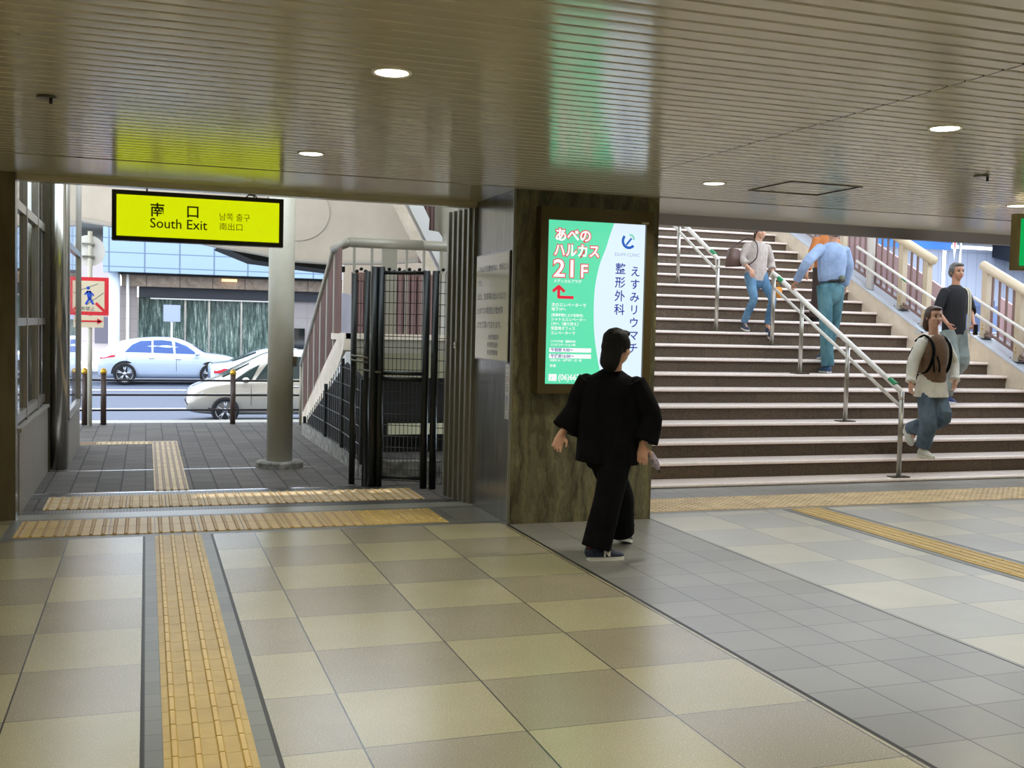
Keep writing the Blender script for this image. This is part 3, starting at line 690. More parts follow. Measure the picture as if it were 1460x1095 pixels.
# unseen decks overhead, added to shade the forecourt; slots let sun patches through
bm = NB(); box(bm, -8, 7.5, 9.5, 12.33, 8.0, 8.03); box(bm, -8, 1.5, 12.33, 12.46, 8.0, 8.03); box(bm, 1.95, 7.5, 12.33, 12.46, 8.0, 8.03)
box(bm, -8, 7.5, 12.46, 12.88, 8.0, 8.03); box(bm, -8, 2.6, 12.88, 13.05, 8.0, 8.03); box(bm, 4.3, 7.5, 12.88, 13.05, 8.0, 8.03); box(bm, -8, 7.5, 13.05, 19.2, 8.0, 8.03); struct('sun_blocker_forecourt', bm, M['beige'])
bm = NB(); box(bm, 6.2, 17, 13.2, 23, 12.0, 12.3); struct('sun_blocker_stairs', bm, M['beige'])  # unseen slab added high up to keep direct sun off the stairs

def overpass():
    t = thing('overpass', 'beige overpass side with curved lower edge and raised ring above the road', 'overpass', (2, 17.1, 2.5))
    s = 17.1/20; z = lambda v: 1.466+(v-1.466)*s
    low = [(-9, 3.9), (-3, 3.45), (-1.08, 3.14), (-.3, 3.04), (.48, 2.93), (1.2, 2.8), (2.01, 2.69), (2.5, 2.60), (3.2, 2.58), (4.2, 2.62), (5.0, 2.7)]
    pts = [(x*s, 17.1, z(v)) for x, v in low]+[(5.0*s, 17.1, 4.6), (-9*s, 17.1, 4.6)]
    bm = NB(); prism(bm, pts, (0, .5, 0)); mk('fascia', bm, M['beige'], t)
    bm = NB()
    n = 40; c = Vector((2.55*s*1.02, 17.09, z(3.5)))
    tube(bm, [(c.x+.5*math.cos(2*PI*k/n), c.y, c.z+.46*math.sin(2*PI*k/n)) for k in range(n+1)], .012, 6); mk('raised_ring', bm, M['emboss'], t)
    bm = NB(); tube(bm, [(x*s, 17.09, z(v)+.0) for x, v in low], .035, 8); mk('lower_edge', bm, M['emboss'], t)
    bm = NB(); prism(bm, [(1.25*s, 17.6, z(2.84)), (3.6*s, 17.6, z(2.55)), (3.6*s, 17.6, z(2.45)), (1.9*s, 17.6, z(2.6))], (0, 1.2, 0)); mk('dark_joint', bm, M['dark_void'], t)
overpass()

def sign_pole():
    x, y = -.72, 15.55
    t = thing('crossing_sign', 'red framed no crossing sign with blue walking figure on a cream pole', 'road sign', (x, y, 0))
    bm = NB(); tube(bm, [(x, y, 0), (x, y, 2.62)], .03, 14); mk('pole', bm, M['pole_white'], t, True)
    R = mat('sign_red', lin(222, 40, 50), .5); W = mat('sign_cream', lin(226, 210, 178), .5); Bl = mat('sign_blue', lin(24, 76, 190), .5); K = mat('sign_grey_ink', lin(100, 100, 104), .5)
    yf = y-.05; cx = -.735; w = .255; zc = 1.75; h = .255
    bm = NB(); box(bm, cx-w, cx+w, yf, yf+.015, zc-h, zc+h); mk('panel', bm, R, t)
    bm = NB(); box(bm, cx-w+.055, cx+w-.055, yf-.003, yf, zc-h+.05, zc+h-.05); mk('field', bm, W, t)
    bm = NB()
    def bar(a, b, wd, dy=.004):
        A = Vector((cx+a[0], yf-dy, zc+a[1])); B = Vector((cx+b[0], yf-dy, zc+b[1])); d = (B-A).normalized(); n = Vector((d.z, 0, -d.x))*wd
        prism(bm, [A+n, B+n, B-n, A-n], (0, -.002, 0))
    bar((-.2, .2), (-.1, .10), .018); bar((.09, -.09), (.2, -.2), .018); mk('slash', bm, R, t)
    bm = NB(); bar((-.17, .05), (.12, .17), .004, .0035); bar((-.03, -.12), (.19, .05), .004, .0035); mk('road_lines', bm, K, t)
    bm = NB(); bar((.0, .07), (.015, -.02), .028, .006); bar((.015, -.02), (-.035, -.11), .013, .006); bar((.015, -.02), (.06, -.11), .013, .006); bar((-.005, .07), (-.05, .02), .01, .006); bar((.01, .07), (.065, .01), .01, .006)
    ell(bm, (cx-.005, yf-.006, zc+.11), .022, .003, .022, sub=2); mk('walking_figure', bm, Bl, t)
    text('lettering', '横断禁止', .06, (cx-.16, yf-.006, zc-.19), K, t)
    zc2 = 1.415; bm = NB(); box(bm, cx-.19, cx+.19, yf, yf+.015, zc2-.085, zc2+.075); mk('lower_panel', bm, W, t)
    bm = NB(); a = .15; zc = zc2
    bar((-a, 0), (a, 0), .011)
    for s in (-1, 1): prism(bm, [(cx+s*(a+.03), yf-.004, zc2), (cx+s*(a-.04), yf-.004, zc2+.04), (cx+s*(a-.04), yf-.004, zc2-.04)], (0, -.002, 0))
    mk('double_arrow', bm, R, t)
    bm = NB(); cyl(bm, (x-.02, y+.04, 2.36), (x-.02, y+.06, 2.36), .21, 32); mk('round_sign_back', bm, M['white_metal'], t)
    bm = NB()
    for z in (2.28, 2.45): box(bm, x-.1, x+.06, y-.04, y+.04, z-.012, z+.012)
    mk('clamp', bm, M['steel'], t)
sign_pole()

def bollards():
    b0 = None
    for (x, lab) in ((-.79, 'brown bollard with gold cap, left of the crossing sign pole'), (-.55, 'brown bollard with gold cap, just right of the crossing sign pole'), (1.17, 'brown bollard with gold cap, left of the thick cream pole'), (2.9, 'brown bollard hidden behind the outside stairs')):
        if b0 is None:
            b0 = thing('bollard', lab, 'bollard', (x, 15.68, 0), 'bollards along the kerb')
            bm = NB(); tube(bm, [(x, 15.68, 0), (x, 15.68, .70)], .038, 16); mk('post', bm, M['bollard'], b0, True)
            bm = NB(); tube(bm, [(x, 15.68, .70), (x, 15.68, .73), (x, 15.68, .765), (x, 15.68, .78)], [.042, .044, .03, .008], 16); mk('cap', bm, M['gold'], b0, True)
        else:
            c = b0.copy(); C.objects.link(c); c.location.x = x; c['label'] = lab
            for ch in b0.children: k = ch.copy(); C.objects.link(k); k.parent = c
    t = thing('guard_rail', 'three thin dark rails running between the kerb bollards', 'guard rail', (1, 15.68, .4))
    for z in (.615, .41, .2):
        bm = NB(); cyl(bm, (-3.5, 15.68, z), (3.6, 15.68, z), .014, 10); mk('rail', bm, M['dark_rail'], t)
bollards()

# ------------------------------------------------------------------ outside stairs with railing, plinth and mesh gate
def outside_stairs():
    t = thing('outside_stairs', 'outside concrete stairs with pale side plates, rising behind the black gate', 'staircase', (2.1, 12.6, 0))
    # side plate seen from the forecourt: bottom end at the street side, top at the landing
    P = lambda x, y, z: (x, y, z)
    side = [P(2.12, 15.7, 0), P(2.12, 15.7, .12), P(2.05, 12.0, 1.36), P(2.04, 11.6, 1.36), P(2.02, 11.6, 1.18), P(2.06, 12.1, 1.0), P(2.1, 14.6, 0)]
    bm = NB(); prism(bm, side, (.10, 0, 0)); mk('side_plate', bm, M['stringer'], t)
    bm = NB(); prism(bm, [(2.06, 12.0, 1.02), (2.13, 15.0, 0), (2.06, 11.6, 0), (2.05, 11.6, 1.16)], (.06, 0, 0)); mk('pale_panel', bm, M['slope_white'], t)
    bm = NB(); box(bm, 2.05, 3.9, 11.6, 11.7, 1.30, 1.36); box(bm, 2.05, 3.9, 11.7, 12.6, 1.28, 1.35); mk('landing', bm, M['stringer'], t)
    bm = NB(); box(bm, 2.12, 3.9, 11.62, 11.68, 1.15, 1.30); mk('landing_beam', bm, M['beam_grey'], t)
    bm = NB(); box(bm, 2.25, 3.9, 12.0, 12.05, .86, 1.16); mk('cream_panel', bm, M['cream_panel'], t)
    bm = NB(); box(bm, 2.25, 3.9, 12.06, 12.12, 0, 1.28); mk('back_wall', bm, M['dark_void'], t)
    bm = NB(); box(bm, 2.6, 3.9, 11.9, 11.98, .22, .34); mk('low_bench', bm, M['cream_panel'], t)
    for i in range(8):
        y = 12.6+i*.37; bm = NB(); box(bm, 2.2, 3.4, y, y+.4, 1.3-(i+1)*.16, 1.34-(i+1)*.16); mk('tread', bm, M['concrete'], t)
outside_stairs()
def outside_rail():
    t = thing('outside_railing', 'grey metal railing of the outside stairs with thick top tube, bending down to the street', 'railing', (2.1, 12, 1.36))
    bm = NB(); tube(bm, [(2.15, 12.0, 2.375), (2.98, 12.0, 2.375)], .058, 20); mk('top_tube', bm, M['beam_grey'], t, True)
    bm = NB(); tube(bm, [(2.985, 12.0, 2.375), (3.9, 12.0, 2.375)], .058, 20); mk('top_tube', bm, M['beam_grey'], t, True)
    bm = NB(); tube(bm, [(2.15, 12.0, 2.375), (2.06, 12.55, 2.33)], .05, 16); mk('bend_tube', bm, M['beam_grey'], t, True)
    bm = NB(); tube(bm, [(2.06, 12.55, 2.31), (2.11, 15.5, .86)], .035, 14); mk('slope_rail', bm, M['beam_grey'], t, True)
    bm = NB(); tube(bm, [(2.11, 15.5, .88), (2.11, 15.5, .0)], .03, 10); mk('end_post', bm, M['beam_grey'], t, True)
    zr = lambda y: 2.31-(y-12.55)*(1.45/2.95); zb = lambda y: max(.02, 1.34-(y-12.0)*(1.24/3.7))
    y = 12.12
    k = 0
    while y < 15.4:
        x = 2.07+(y-12)*.012; w = .03 if k % 5 == 4 else .009
        bm = NB(); box(bm, x-.012, x+.012, y-w, y+w, zb(y)-.02, (2.34 if y < 12.55 else zr(y))-.02); mk('upright', bm, M['baluster'] if w < .02 else M['beam_grey'], t)
        y += .11; k += 1
    x = 2.2; k = 0
    while x < 3.9:
        w = .085 if k == 2 else .012
        bm = NB(); box(bm, x-w, x+w, 11.98, 12.02, 1.36, 2.34); mk('upright', bm, M['beam_grey'], t)
        x += .2; k += 1
outside_rail()
# pale glass-like side screen on the stair railing
bm = NB(); prism(bm, [(2.24, 12.1, 1.34), (2.24, 12.1, 1.78), (2.16, 13.2, 1.86), (2.16, 14.0, 1.4), (2.18, 14.3, .55)], (.015, 0, 0))
tag(mk('side_screen', bm, mat('pale_screen', lin(190, 192, 206), .3), loc=(2.16, 12.6, 1.4)), 'pale grey screen panel behind the sloping part of the outside railing', 'panel')
def plinth():
    bm = NB(); prism(bm, [(1.93, 14.1, 0), (1.93, 14.1, .16), (1.97, 10.0, .16), (1.97, 10.0, 0)], (.2, 0, 0)); box(bm, 1.97, 2.7, 9.98, 10.14, 0, .16)
    tag(mk('plinth', bm, M['concrete'], loc=(2, 12, 0)), 'rough stone plinth at the foot of the outside stairs', 'plinth')
plinth()

def mesh_panel(parent, A, B, z0, z1, name='mesh_panel', vs=.05, hs=.2, z1b=None, r=.003):
    """welded wire mesh between A and B (xy), heights z0..z1"""
    A = Vector((A[0], A[1], 0)); B = Vector((B[0], B[1], 0)); L = (B-A).length; d = (B-A)/L; bm = NB()
    z1b = z1 if z1b is None else z1b
    n = max(2, int(L/vs))
    for i in range(n+1):
        p = A+d*L*i/n; zt = z1+(z1b-z1)*i/n
        tube(bm, [(p.x, p.y, z0), (p.x, p.y, zt)], r, 5)
    z = z0
    while z <= max(z1, z1b)+.001:
        a, b = 0, 1
        if z > min(z1, z1b) and abs(z1-z1b) > .01:
            f = (z-z1)/(z1b-z1)
            if z1b < z1: b = f
            else: a = f
        if b-a > .02: tube(bm, [tuple(A+d*L*a+Vector((0, 0, z))), tuple(A+d*L*b+Vector((0, 0, z)))], r*1.2, 5)
        z += hs
    return mk(name, bm, M['wire'], parent)
def gate():
    t = thing('mesh_gate', 'black welded mesh gate and fence closing the space under the outside stairs', 'gate', (2.2, 9.5, 0))
    P = [(1.80, 9.78, 1.92), (1.90, 9.56, 1.93), (1.925, 9.535, 1.98), (1.995, 9.54, 1.98), (2.36, 9.33, 1.96), (2.44, 9.27, 1.96), (2.52, 9.05, 1.93)]
    P = [(1.785, 9.70, 1.92), (1.885, 9.60, 1.94), (1.935, 9.53, 1.98), (1.995, 9.52, 1.98), (2.365, 9.33, 1.95), (2.435, 9.28, 1.95)]
    for k, (x, y, z) in enumerate(P):
        r = .028 if k not in (2, 3, 4, 5) else .032
        bm = NB(); tube(bm, [(x, y, 0), (x, y, z)], r, 14); mk('gate_post', bm, M['gate'], t, True)
    mesh_panel(t, P[0], P[1], .05, 1.9, 'side_mesh')
    mesh_panel(t, P[3], P[4], .06, 1.93, 'gate_mesh', .036, .1)
    mesh_panel(t, P[5], (2.62, 9.17), .05, 1.93, 'end_mesh', .036, .1)
    for z in (.09, .98, 1.03, 1.93):
        bm = NB(); tube(bm, [(P[3][0], P[3][1], z), (P[4][0], P[4][1], z)], .018, 10); mk('gate_rail', bm, M['gate'], t, True)
    for a, b, z in ((P[0], P[1], 1.16), (P[0], P[1], 1.12), (P[1], P[3], 1.03)):
        bm = NB(); tube(bm, [(a[0]-.03, a[1]-.03, z+.02), (b[0], b[1]-.04, z)], .011, 8); mk('latch_bar', bm, M['steel_dark'], t, True)
    # little twisted spikes along the top
    bm = NB()
    for (A, B, n) in ((P[3], P[4], 9), (P[5], (2.62, 9.17), 5), (P[0], P[1], 3)):
        for i in range(n):
            f = (i+.5)/n; x = A[0]+(B[0]-A[0])*f; y = A[1]+(B[1]-A[1])*f
            ell(bm, (x, y, 1.94+.02*(i % 2)), .02, .012, .018, sub=1)
    mk('top_fittings', bm, M['gate'], t)
gate()
def low_fence():
    t = thing('low_mesh_fence', 'low black mesh fence on the stone plinth below the sloping stair plate', 'fence', (1.95, 12, .16))
    # follows the plinth edge, tall near the gate, dying out towards the street
    A, B, Cc = (1.90, 9.85), (1.95, 11.2), (1.95, 14.0)
    mesh_panel(t, A, B, .16, .92, 'mesh_panel', .12, .17, 1.08, .005); mesh_panel(t, B, Cc, .16, 1.08, 'mesh_panel', .14, .17, .2, .005)
    for (x, y, z) in ((1.9, 9.85, .95), (1.95, 11.2, 1.1), (1.95, 12.3, .77), (1.95, 14.0, .25)):
        bm = NB(); tube(bm, [(x, y, .16), (x, y, z)], .02, 8); mk('fence_post', bm, M['gate'], t)
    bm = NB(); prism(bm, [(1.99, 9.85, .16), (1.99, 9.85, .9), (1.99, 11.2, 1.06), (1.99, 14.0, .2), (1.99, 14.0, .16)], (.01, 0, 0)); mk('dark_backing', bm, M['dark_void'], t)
low_fence()
bm = NB()
for i in range(20): box(bm, 3.45+i*.12, 3.45+i*.12+.085, 19.0, 19.06, 1.0, 2.35); 
box(bm, 3.45, 5.9, 19.06, 19.1, .2, 2.38)
tag(mk('ribbed_wall', bm, M['brown_clad'], loc=(5, 19.05, 1)), 'brown ribbed cladding wall behind the gate and outside railing', 'wall')
bm = NB(); box(bm, 3.4, 5.9, 18.9, 19.0, .86, .96); tag(mk('ledge', bm, M['stringer'], loc=(5, 18.95, .9)), 'thin cream ledge under the brown ribbed wall', 'ledge')
bm = NB(); box(bm, 3.5, 6, 20.2, 20.3, -.5, 3.0); tag(mk('rear_wall', bm, M['beige'], loc=(5, 20.2, 0)), 'pale wall rising behind the brown ribbed cladding', 'wall')
# upper flight crossing diagonally at the top right of the exit
t = thing('upper_stair_beam', 'two diagonal cream stair beams crossing behind the outside railing', 'stair beam', (4, 16, 2.4))
bm = NB(); prism(bm, [(3.36, 16.0, 3.65), (3.48, 16.0, 3.65), (4.25, 16.0, 2.25), (4.11, 16.0, 2.25)], (0, .2, 0)); mk('beam', bm, M['stringer'], t)
bm = NB(); prism(bm, [(3.55, 16.05, 3.65), (3.8, 16.05, 3.65), (3.98, 16.05, 3.3), (4.09, 16.05, 3.09), (4.08, 16.05, 2.92), (4.24, 16.05, 2.9), (4.3, 16.05, 2.82), (4.3, 16.05, 2.3)], (0, .25, 0)); mk('wide_beam', bm, M['slope_white'], t)
bm = NB(); box(bm, 4.08, 4.42, 16.6, 16.7, 2.45, 3.9)
for i in range(5): box(bm, 4.08+i*.08, 4.12+i*.08, 16.55, 16.6, 2.45, 3.9)
mk('ribbed_panel', bm, M['brown_clad'], t)
bm = NB(); tube(bm, [(4.5, 16.75, 0), (4.5, 16.75, 4)], .05, 14); mk('post', bm, M['pole_white'], t, True)

# ------------------------------------------------------------------ street, far building
def street():
    prof = [(16.35, -.12), (17.2, -.3), (20, -.7), (23, -.88), (27, -.9), (31, -.76), (37, -.63), (44, -.6)]
    bm = NB(); a = [bm.verts.new((-40, y, z)) for y, z in prof]; b = [bm.verts.new((60, y, z)) for y, z in prof]
    for i in range(len(prof)-1): bm.faces.new((a[i], a[i+1], b[i+1], b[i]))
    struct('floor_road', bm, M['asphalt'], smooth=True)
    bm = NB(); box(bm, -40, 60, 44, 48, -1, -.5); struct('floor_far_pavement', bm, M['kerb'])
    bm = NB(); box(bm, -6, 9, 16.1, 16.36, -.4, -.002); struct('trim_kerb', bm, M['kerb'])
    bm = NB()
    for y, z in ((34.0, -.68), (28.8, -.83), (21.5, -.78)): box(bm, -30, 50, y-.07, y+.07, z-.01, z+.012)
    tag(mk('lane_line', bm, M['paint'], loc=(0, 34, -.7)), 'white lane lines painted on the sunlit road', 'road marking')
    bm = NB(); box(bm, 12.5, 60, 9, 16.35, -.1, 0); struct('floor_side_street', bm, M['asphalt'])
street()
def glass_front_mat():
    m = mat('streaked_glass', lin(90, 112, 106), .15); k = NT(m); n = k.noise(3, k.coord((3.2, 3.2, .35)), 5, .8); n2 = k.noise(1.2, k.coord((6, 6, .5)), 2)
    k.col(k.ramp(n, [(.35, lin(36, 52, 50)), (.5, lin(78, 98, 92)), (.58, lin(120, 140, 132)), (.66, lin(190, 200, 190))])); return m
def panels_mat():
    m = mat('pale_blue_panels', lin(206, 226, 240), .35); k = NT(m); s, co = xyz(k)
    g = k.math('MAXIMUM', grid_lines(k, s[0], 1.33, .25, .03), grid_lines(k, s[2], .56, .12, .02)); k.col(k.mix(g, lin(150, 172, 192), lin(100, 118, 140))); return m
def stone_mat():
    m = mat('mottled_band', lin(176, 156, 136), .6); k = NT(m); s, co = xyz(k); n = k.noise(3.5, co, 6, .75, 1)
    g = grid_lines(k, s[0], 1.3, .2, .02); k.col(k.mix(g, k.ramp(n, [(.35, lin(126, 108, 90)), (.65, lin(172, 152, 132))]), lin(100, 86, 74))); return m
def tile_wall(name, c, px=1.0, pz=.45):
    m = mat(name, c, .5); k = NT(m); s, co = xyz(k); g = k.math('MAXIMUM', grid_lines(k, s[0], px, 0, .012), grid_lines(k, s[2], pz, 0, .012)); k.col(k.mix(g, c, tuple(x*.72 for x in c[:3])+(1,))); return m
def building():
    t = thing('office_building', 'office building across the road with pale blue panels over a streaked glass front', 'building', (5, 47, -.55))
    P = lambda nm, x0, x1, y0, y1, z0, z1, m: mk(nm, (lambda b: (box(b, x0, x1, y0, y1, z0, z1), b)[1])(NB()), m, t)
    P('panel_band', -1.62, 22, 45.2, 47, 3.3, 6.6, panels_mat())
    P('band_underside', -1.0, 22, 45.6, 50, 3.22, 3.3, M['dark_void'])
    P('stone_band', -.95, 22, 46.2, 47, 2.78, 3.22, stone_mat())
    P('dark_fascia', -.3, 22, 46.8, 47.4, 2.35, 2.78, mat('dark_fascia', lin(34, 38, 48), .4))
    P('white_rail', .15, 5.4, 46.6, 46.7, 2.28, 2.33, M['white_metal'])
    P('glass_front', -.3, 5.6, 47.4, 47.6, -.55, 2.35, glass_front_mat())
    for x in (-.34, 1.55, 2.52, 3.85): P('mullion', x-.04, x+.04, 47.3, 47.42, -.55, 2.35, M['steel'])
    P('side_wall', -1.1, -.36, 46.9, 47.6, -.55, 2.8, tile_wall('grey_tile_wall', lin(150, 140, 136), .7, .5))
    P('right_wall', 5.6, 22, 47.0, 47.6, -.55, 2.8, tile_wall('warm_tile_wall', lin(156, 148, 146), 1.6, 1.1))
    P('doorway', 6.05, 6.5, 46.94, 47.0, -.55, 1.2, M['dark_glass'])
    bm = NB(); tube(bm, [(-1.22, 45.9, -.55), (-1.22, 45.9, 3.3)], .22, 24); mk('round_column', bm, mat('white_column', lin(230, 238, 250), .4), t, True)
    bm = NB(); tube(bm, [(-.71, 45.8, -.55), (-.71, 45.8, 3.3)], .06, 12); mk('pipe', bm, M['white_metal'], t, True)
    bm = NB(); box(bm, 2.95, 3.55, 45.9, 46.2, 3.08, 3.18); mk('wall_lamp', bm, mat('lamp_orange', lin(250, 220, 170), .5, emit=lin(255, 205, 140), es=1.2), t)
building()
def pink_building():
    t = thing('tiled_building', 'pinkish tiled building at the far left behind the crossing sign', 'building', (-6, 52, -.5))
    bm = NB(); box(bm, -20, -1.2, 52, 53, -.5, 9); mk('wall_body', bm, tile_wall('pink_tile', lin(176, 164, 164), 1.2, .9), t)
    bm = NB(); box(bm, -2.9, -1.75, 51.9, 52, 4.9, 5.7); mk('upper_window', bm, M['dark_glass'], t)
    bm = NB(); box(bm, -2.2, -1.3, 51.9, 52, .3, 1.5); mk('lower_window', bm, mat('shaded_window', lin(96, 92, 104), .3), t)
pink_building()
t = thing('street_sign', 'small square pale blue road sign on a thin post in front of the glass building', 'road sign', (.9, 42, -.5))
bm = NB(); box(bm, .6, 1.2, 41.95, 42, 1.38, 2.0); mk('plate', bm, mat('pale_sign', lin(160, 170, 196), .5), t)
bm = NB(); tube(bm, [(.9, 42.03, -.6), (.9, 42.03, 2.0)], .04, 8); mk('post', bm, M['white_metal'], t)

# ------------------------------------------------------------------ cars
M['tyre'] = mat('tyre', lin(26, 26, 28), .8); M['rim'] = mat('alloy', lin(200, 202, 206), .3, .8)
M['tail'] = mat('tail_lamp', lin(190, 30, 50), .25); M['head'] = mat('head_lamp', lin(220, 226, 234), .1, .2); M['trim_black'] = mat('black_trim', lin(20, 20, 22), .5)
def car(label, loc, flip, L, Wd, paint, st, side_win, wheels, wr, glassm, lamp=None, mirror_x=None, screen=None, rear=None, group=None, handles=()):
    """side profile built in x (front = +x) and skinned across the width. st: list of (x, zbottom, zbelt, ztop, halfwidth, halfwidth_top)"""
    t = thing('car', label, 'car', loc, group)
    sgn = -1 if flip else 1
    ox, oy, oz = loc
    G = lambda x, y, z: (ox+sgn*x, oy+y, oz+z)
    S = catmull(st, 4)
    def sec(q):
        x, zb, zt, zr, w, wt = q
        return [(x, w*.80, zb), (x, w*.95, zb+.05), (x, w, zb+.16), (x, w*1.0, zb+(zt-zb)*.6), (x, w*.965, zt-.03), (x, w*.93, zt), (x, wt+(w*.93-wt)*.5, zt+(zr-zt)*.5), (x, wt, zr-(zr-zt)*.12), (x, wt*.85, zr-.0), (x, wt*.4, zr+.015), (x, 0, zr+.018)]
    bm = NB(); rings = []
    for q in S:
        h = sec(q); full = h+[(a, -b, c) for a, b, c in h[-2::-1]]
        rings.append([bm.verts.new(G(*p)) for p in full])
    for a, b in zip(rings, rings[1:]):
        for k in range(len(a)-1): bm.faces.new((a[k], a[k+1], b[k+1], b[k]))
        bm.faces.new((a[-1], a[0], b[0], b[-1]))
    bm.faces.new(rings[0]); bm.faces.new(rings[-1][::-1])
    body = mk('body', bm, paint, t, True)
    def at(x):
        for a, b in zip(S, S[1:]):
            if a[0] <= x <= b[0] and b[0] > a[0]:
                f = (x-a[0])/(b[0]-a[0]); return [p+(q-p)*f for p, q in zip(a, b)]
        return S[0] if x < S[0][0] else S[-1]
    def sidey(x, z):
        q = at(x); h = sec(q)
        for a, b in zip(h, h[1:]):
            if a[2] <= z <= b[2]: return a[1]+(b[1]-a[1])*((z-a[2])/(b[2]-a[2]+1e-9))
        return h[5][1] if z < h[0][2] else h[7][1]
    for s in (-1, 1):
        for poly in side_win:
            bm = NB(); V = [Vector(G(x, s*(sidey(x, z)+.012), z)) for x, z in poly]
            prism(bm, V, (0, -s*.02, 0)); mk('side_window', bm, glassm, t)
        for x in wheels:
            y = s*(Wd/2-.02); c = G(x, y, wr)
            bm = NB(); n = 28
            # arch lip
            arch = [Vector(G(x+(wr+.07)*math.cos(PI*k/n), s*(sidey(x, wr)+.01), wr+(wr+.07)*math.sin(PI*k/n))) for k in range(n+1)]
            prism(bm, arch, (0, -s*.05, 0)); mk('wheel_arch', bm, M['trim_black'], t)
            bm = NB(); cx = ox+sgn*x
            pr = [(wr-.09, -.10), (wr-.03, -.11), (wr, -.08), (wr, .08), (wr-.03, .11), (wr-.09, .10)]
            rr = [[bm.verts.new((cx+r*math.cos(2*PI*k/n), oy+y+d, oz+wr+r*math.sin(2*PI*k/n))) for k in range(n)] for r, d in pr]
            for i in range(len(rr)):
                for k in range(n): bm.faces.new((rr[i][k], rr[i][(k+1) % n], rr[(i+1) % len(rr)][(k+1) % n], rr[(i+1) % len(rr)][k]))
            w = mk('wheel', bm, M['tyre'], t, True)
            bm = NB(); ro = wr-.085; cyl(bm, (cx, oy+y-.02*s, oz+wr), (cx, oy+y+.0*s, oz+wr), ro, 24); mk('wheel_well', bm, mat_dark_rim, w)
            bm = NB(); tube(bm, [(cx+ro*math.cos(2*PI*k/24), oy+y+s*.07, oz+wr+ro*math.sin(2*PI*k/24)) for k in range(25)], .016, 6)
            for k in range(5):
                for dd in (-.16, .16):
                    a = 2*PI*k/5+.3; e = Vector((math.cos(a+dd*.9), 0, math.sin(a+dd*.9)))*ro*.97; o2 = Vector((math.cos(a), 0, math.sin(a)))*.04
                    cc = Vector((cx, oy+y+s*.07, oz+wr)); tube(bm, [tuple(cc+o2), tuple(cc+e)], .017, 6)
            cyl(bm, (cx, oy+y+s*.05, oz+wr), (cx, oy+y+s*.09, oz+wr), .06, 14); mk('rim', bm, M['rim'], w, True)
        if lamp:
            for (nm, poly, mm) in lamp:
                bm = NB(); V = [Vector(G(x, s*(sidey(x, z)+.012), z)) for x, z in poly]; prism(bm, V, (0, -s*.03, 0)); mk(nm, bm, mm, t)
        if mirror_x:
            q = at(mirror_x); bm = NB(); ell(bm, G(mirror_x, s*(q[4]+.10), q[2]+.06), .09, .1, .07, sub=2); mk('wing_mirror', bm, paint, t, True)
        for hx, hz in handles:
            bm = NB(); ell(bm, G(hx, s*(sidey(hx, hz)+.01), hz), .1, .02, .02, sub=2); mk('door_handle', bm, M['rim'], t, True)
    def pane(nm, poly, lift=.012):
        bm = NB(); prism(bm, [Vector(G(x, y, z+lift)) for x, y, z in poly], (0, 0, -.02)); mk(nm, bm, glassm, t)
    if screen: pane('windscreen', screen)
    if rear: pane('rear_window', rear)
    # door seams
    bm = NB()
    for x in ((side_win[0][0][0]+side_win[0][-1][0])/2-.05, side_win[-1][0][0]+.02) if len(side_win) > 1 else ():
        q = at(x)
        for s in (-1, 1): tube(bm, [G(x, s*(sidey(x, z)+.003), z) for z in (q[1]+.12, q[1]+.3, q[1]+.45, q[2]-.02)], .006, 5)
    if bm.verts: mk('door_seams', bm, M['trim_black'], t)
    else: bm.free()
    return t
mat_dark_rim = mat('dark_wheel_well', lin(60, 62, 66), .5)
white_paint = mat('pearl_white_paint', lin(176, 190, 210), .2, coat=1); silver = mat('silver_paint', lin(170, 184, 202), .22, .3, coat=1); beige_paint = mat('beige_car_paint', lin(176, 170, 156), .25, .2, coat=1)
glass_blue = mat('car_glass_blue', lin(40, 76, 140), .12, spec=.5); glass_dark = mat('car_glass_dark', lin(44, 58, 58), .12, spec=.5)
# white crossover on the far lane, facing right.  x measured from its middle
st = [(-2.22, .30, .86, .93, .74, .62), (-2.18, .24, .92, 1.02, .84, .62), (-1.95, .2, .95, 1.18, .88, .6), (-1.5, .2, .97, 1.36, .9, .6), (-.9, .2, .96, 1.47, .91, .6), (-.3, .2, .95, 1.50, .91, .61), (.2, .2, .94, 1.46, .91, .61), (.65, .2, .93, 1.28, .91, .6), (1.05, .2, .93, 1.03, .9, .64), (1.5, .2, .88, .97, .89, .66), (1.95, .24, .78, .87, .86, .62), (2.2, .3, .62, .70, .76, .55), (2.25, .34, .55, .6, .68, .5)]
car('white crossover car driving right on the far lane of the road', (.78, 37.0, -.63), False, 4.47, 1.82, white_paint, st,
    [[(-1.42, 1.03), (-.62, 1.02), (-.62, 1.40), (-.95, 1.38), (-1.2, 1.26)], [(-.56, 1.02), (.06, 1.0), (.0, 1.39), (-.3, 1.42), (-.56, 1.41)], [(.12, 1.0), (.82, .98), (.45, 1.25), (.1, 1.38)]],
    (-1.42, 1.2), .34, glass_blue, lamp=[('tail_lamp', [(-2.15, .92), (-1.7, .93), (-1.72, .87), (-2.15, .80)], M['tail']), ('head_lamp', [(1.95, .68), (2.18, .62), (2.16, .54), (1.9, .6)], M['head'])], mirror_x=.78,
    screen=[(.66, .56, 1.26), (.66, -.56, 1.26), (1.08, -.62, 1.01), (1.08, .62, 1.01)], rear=[(-2.0, .5, 1.14), (-2.0, -.5, 1.14), (-1.55, -.52, 1.34), (-1.55, .52, 1.34)], handles=((-.62, .84), (.2, .82)))
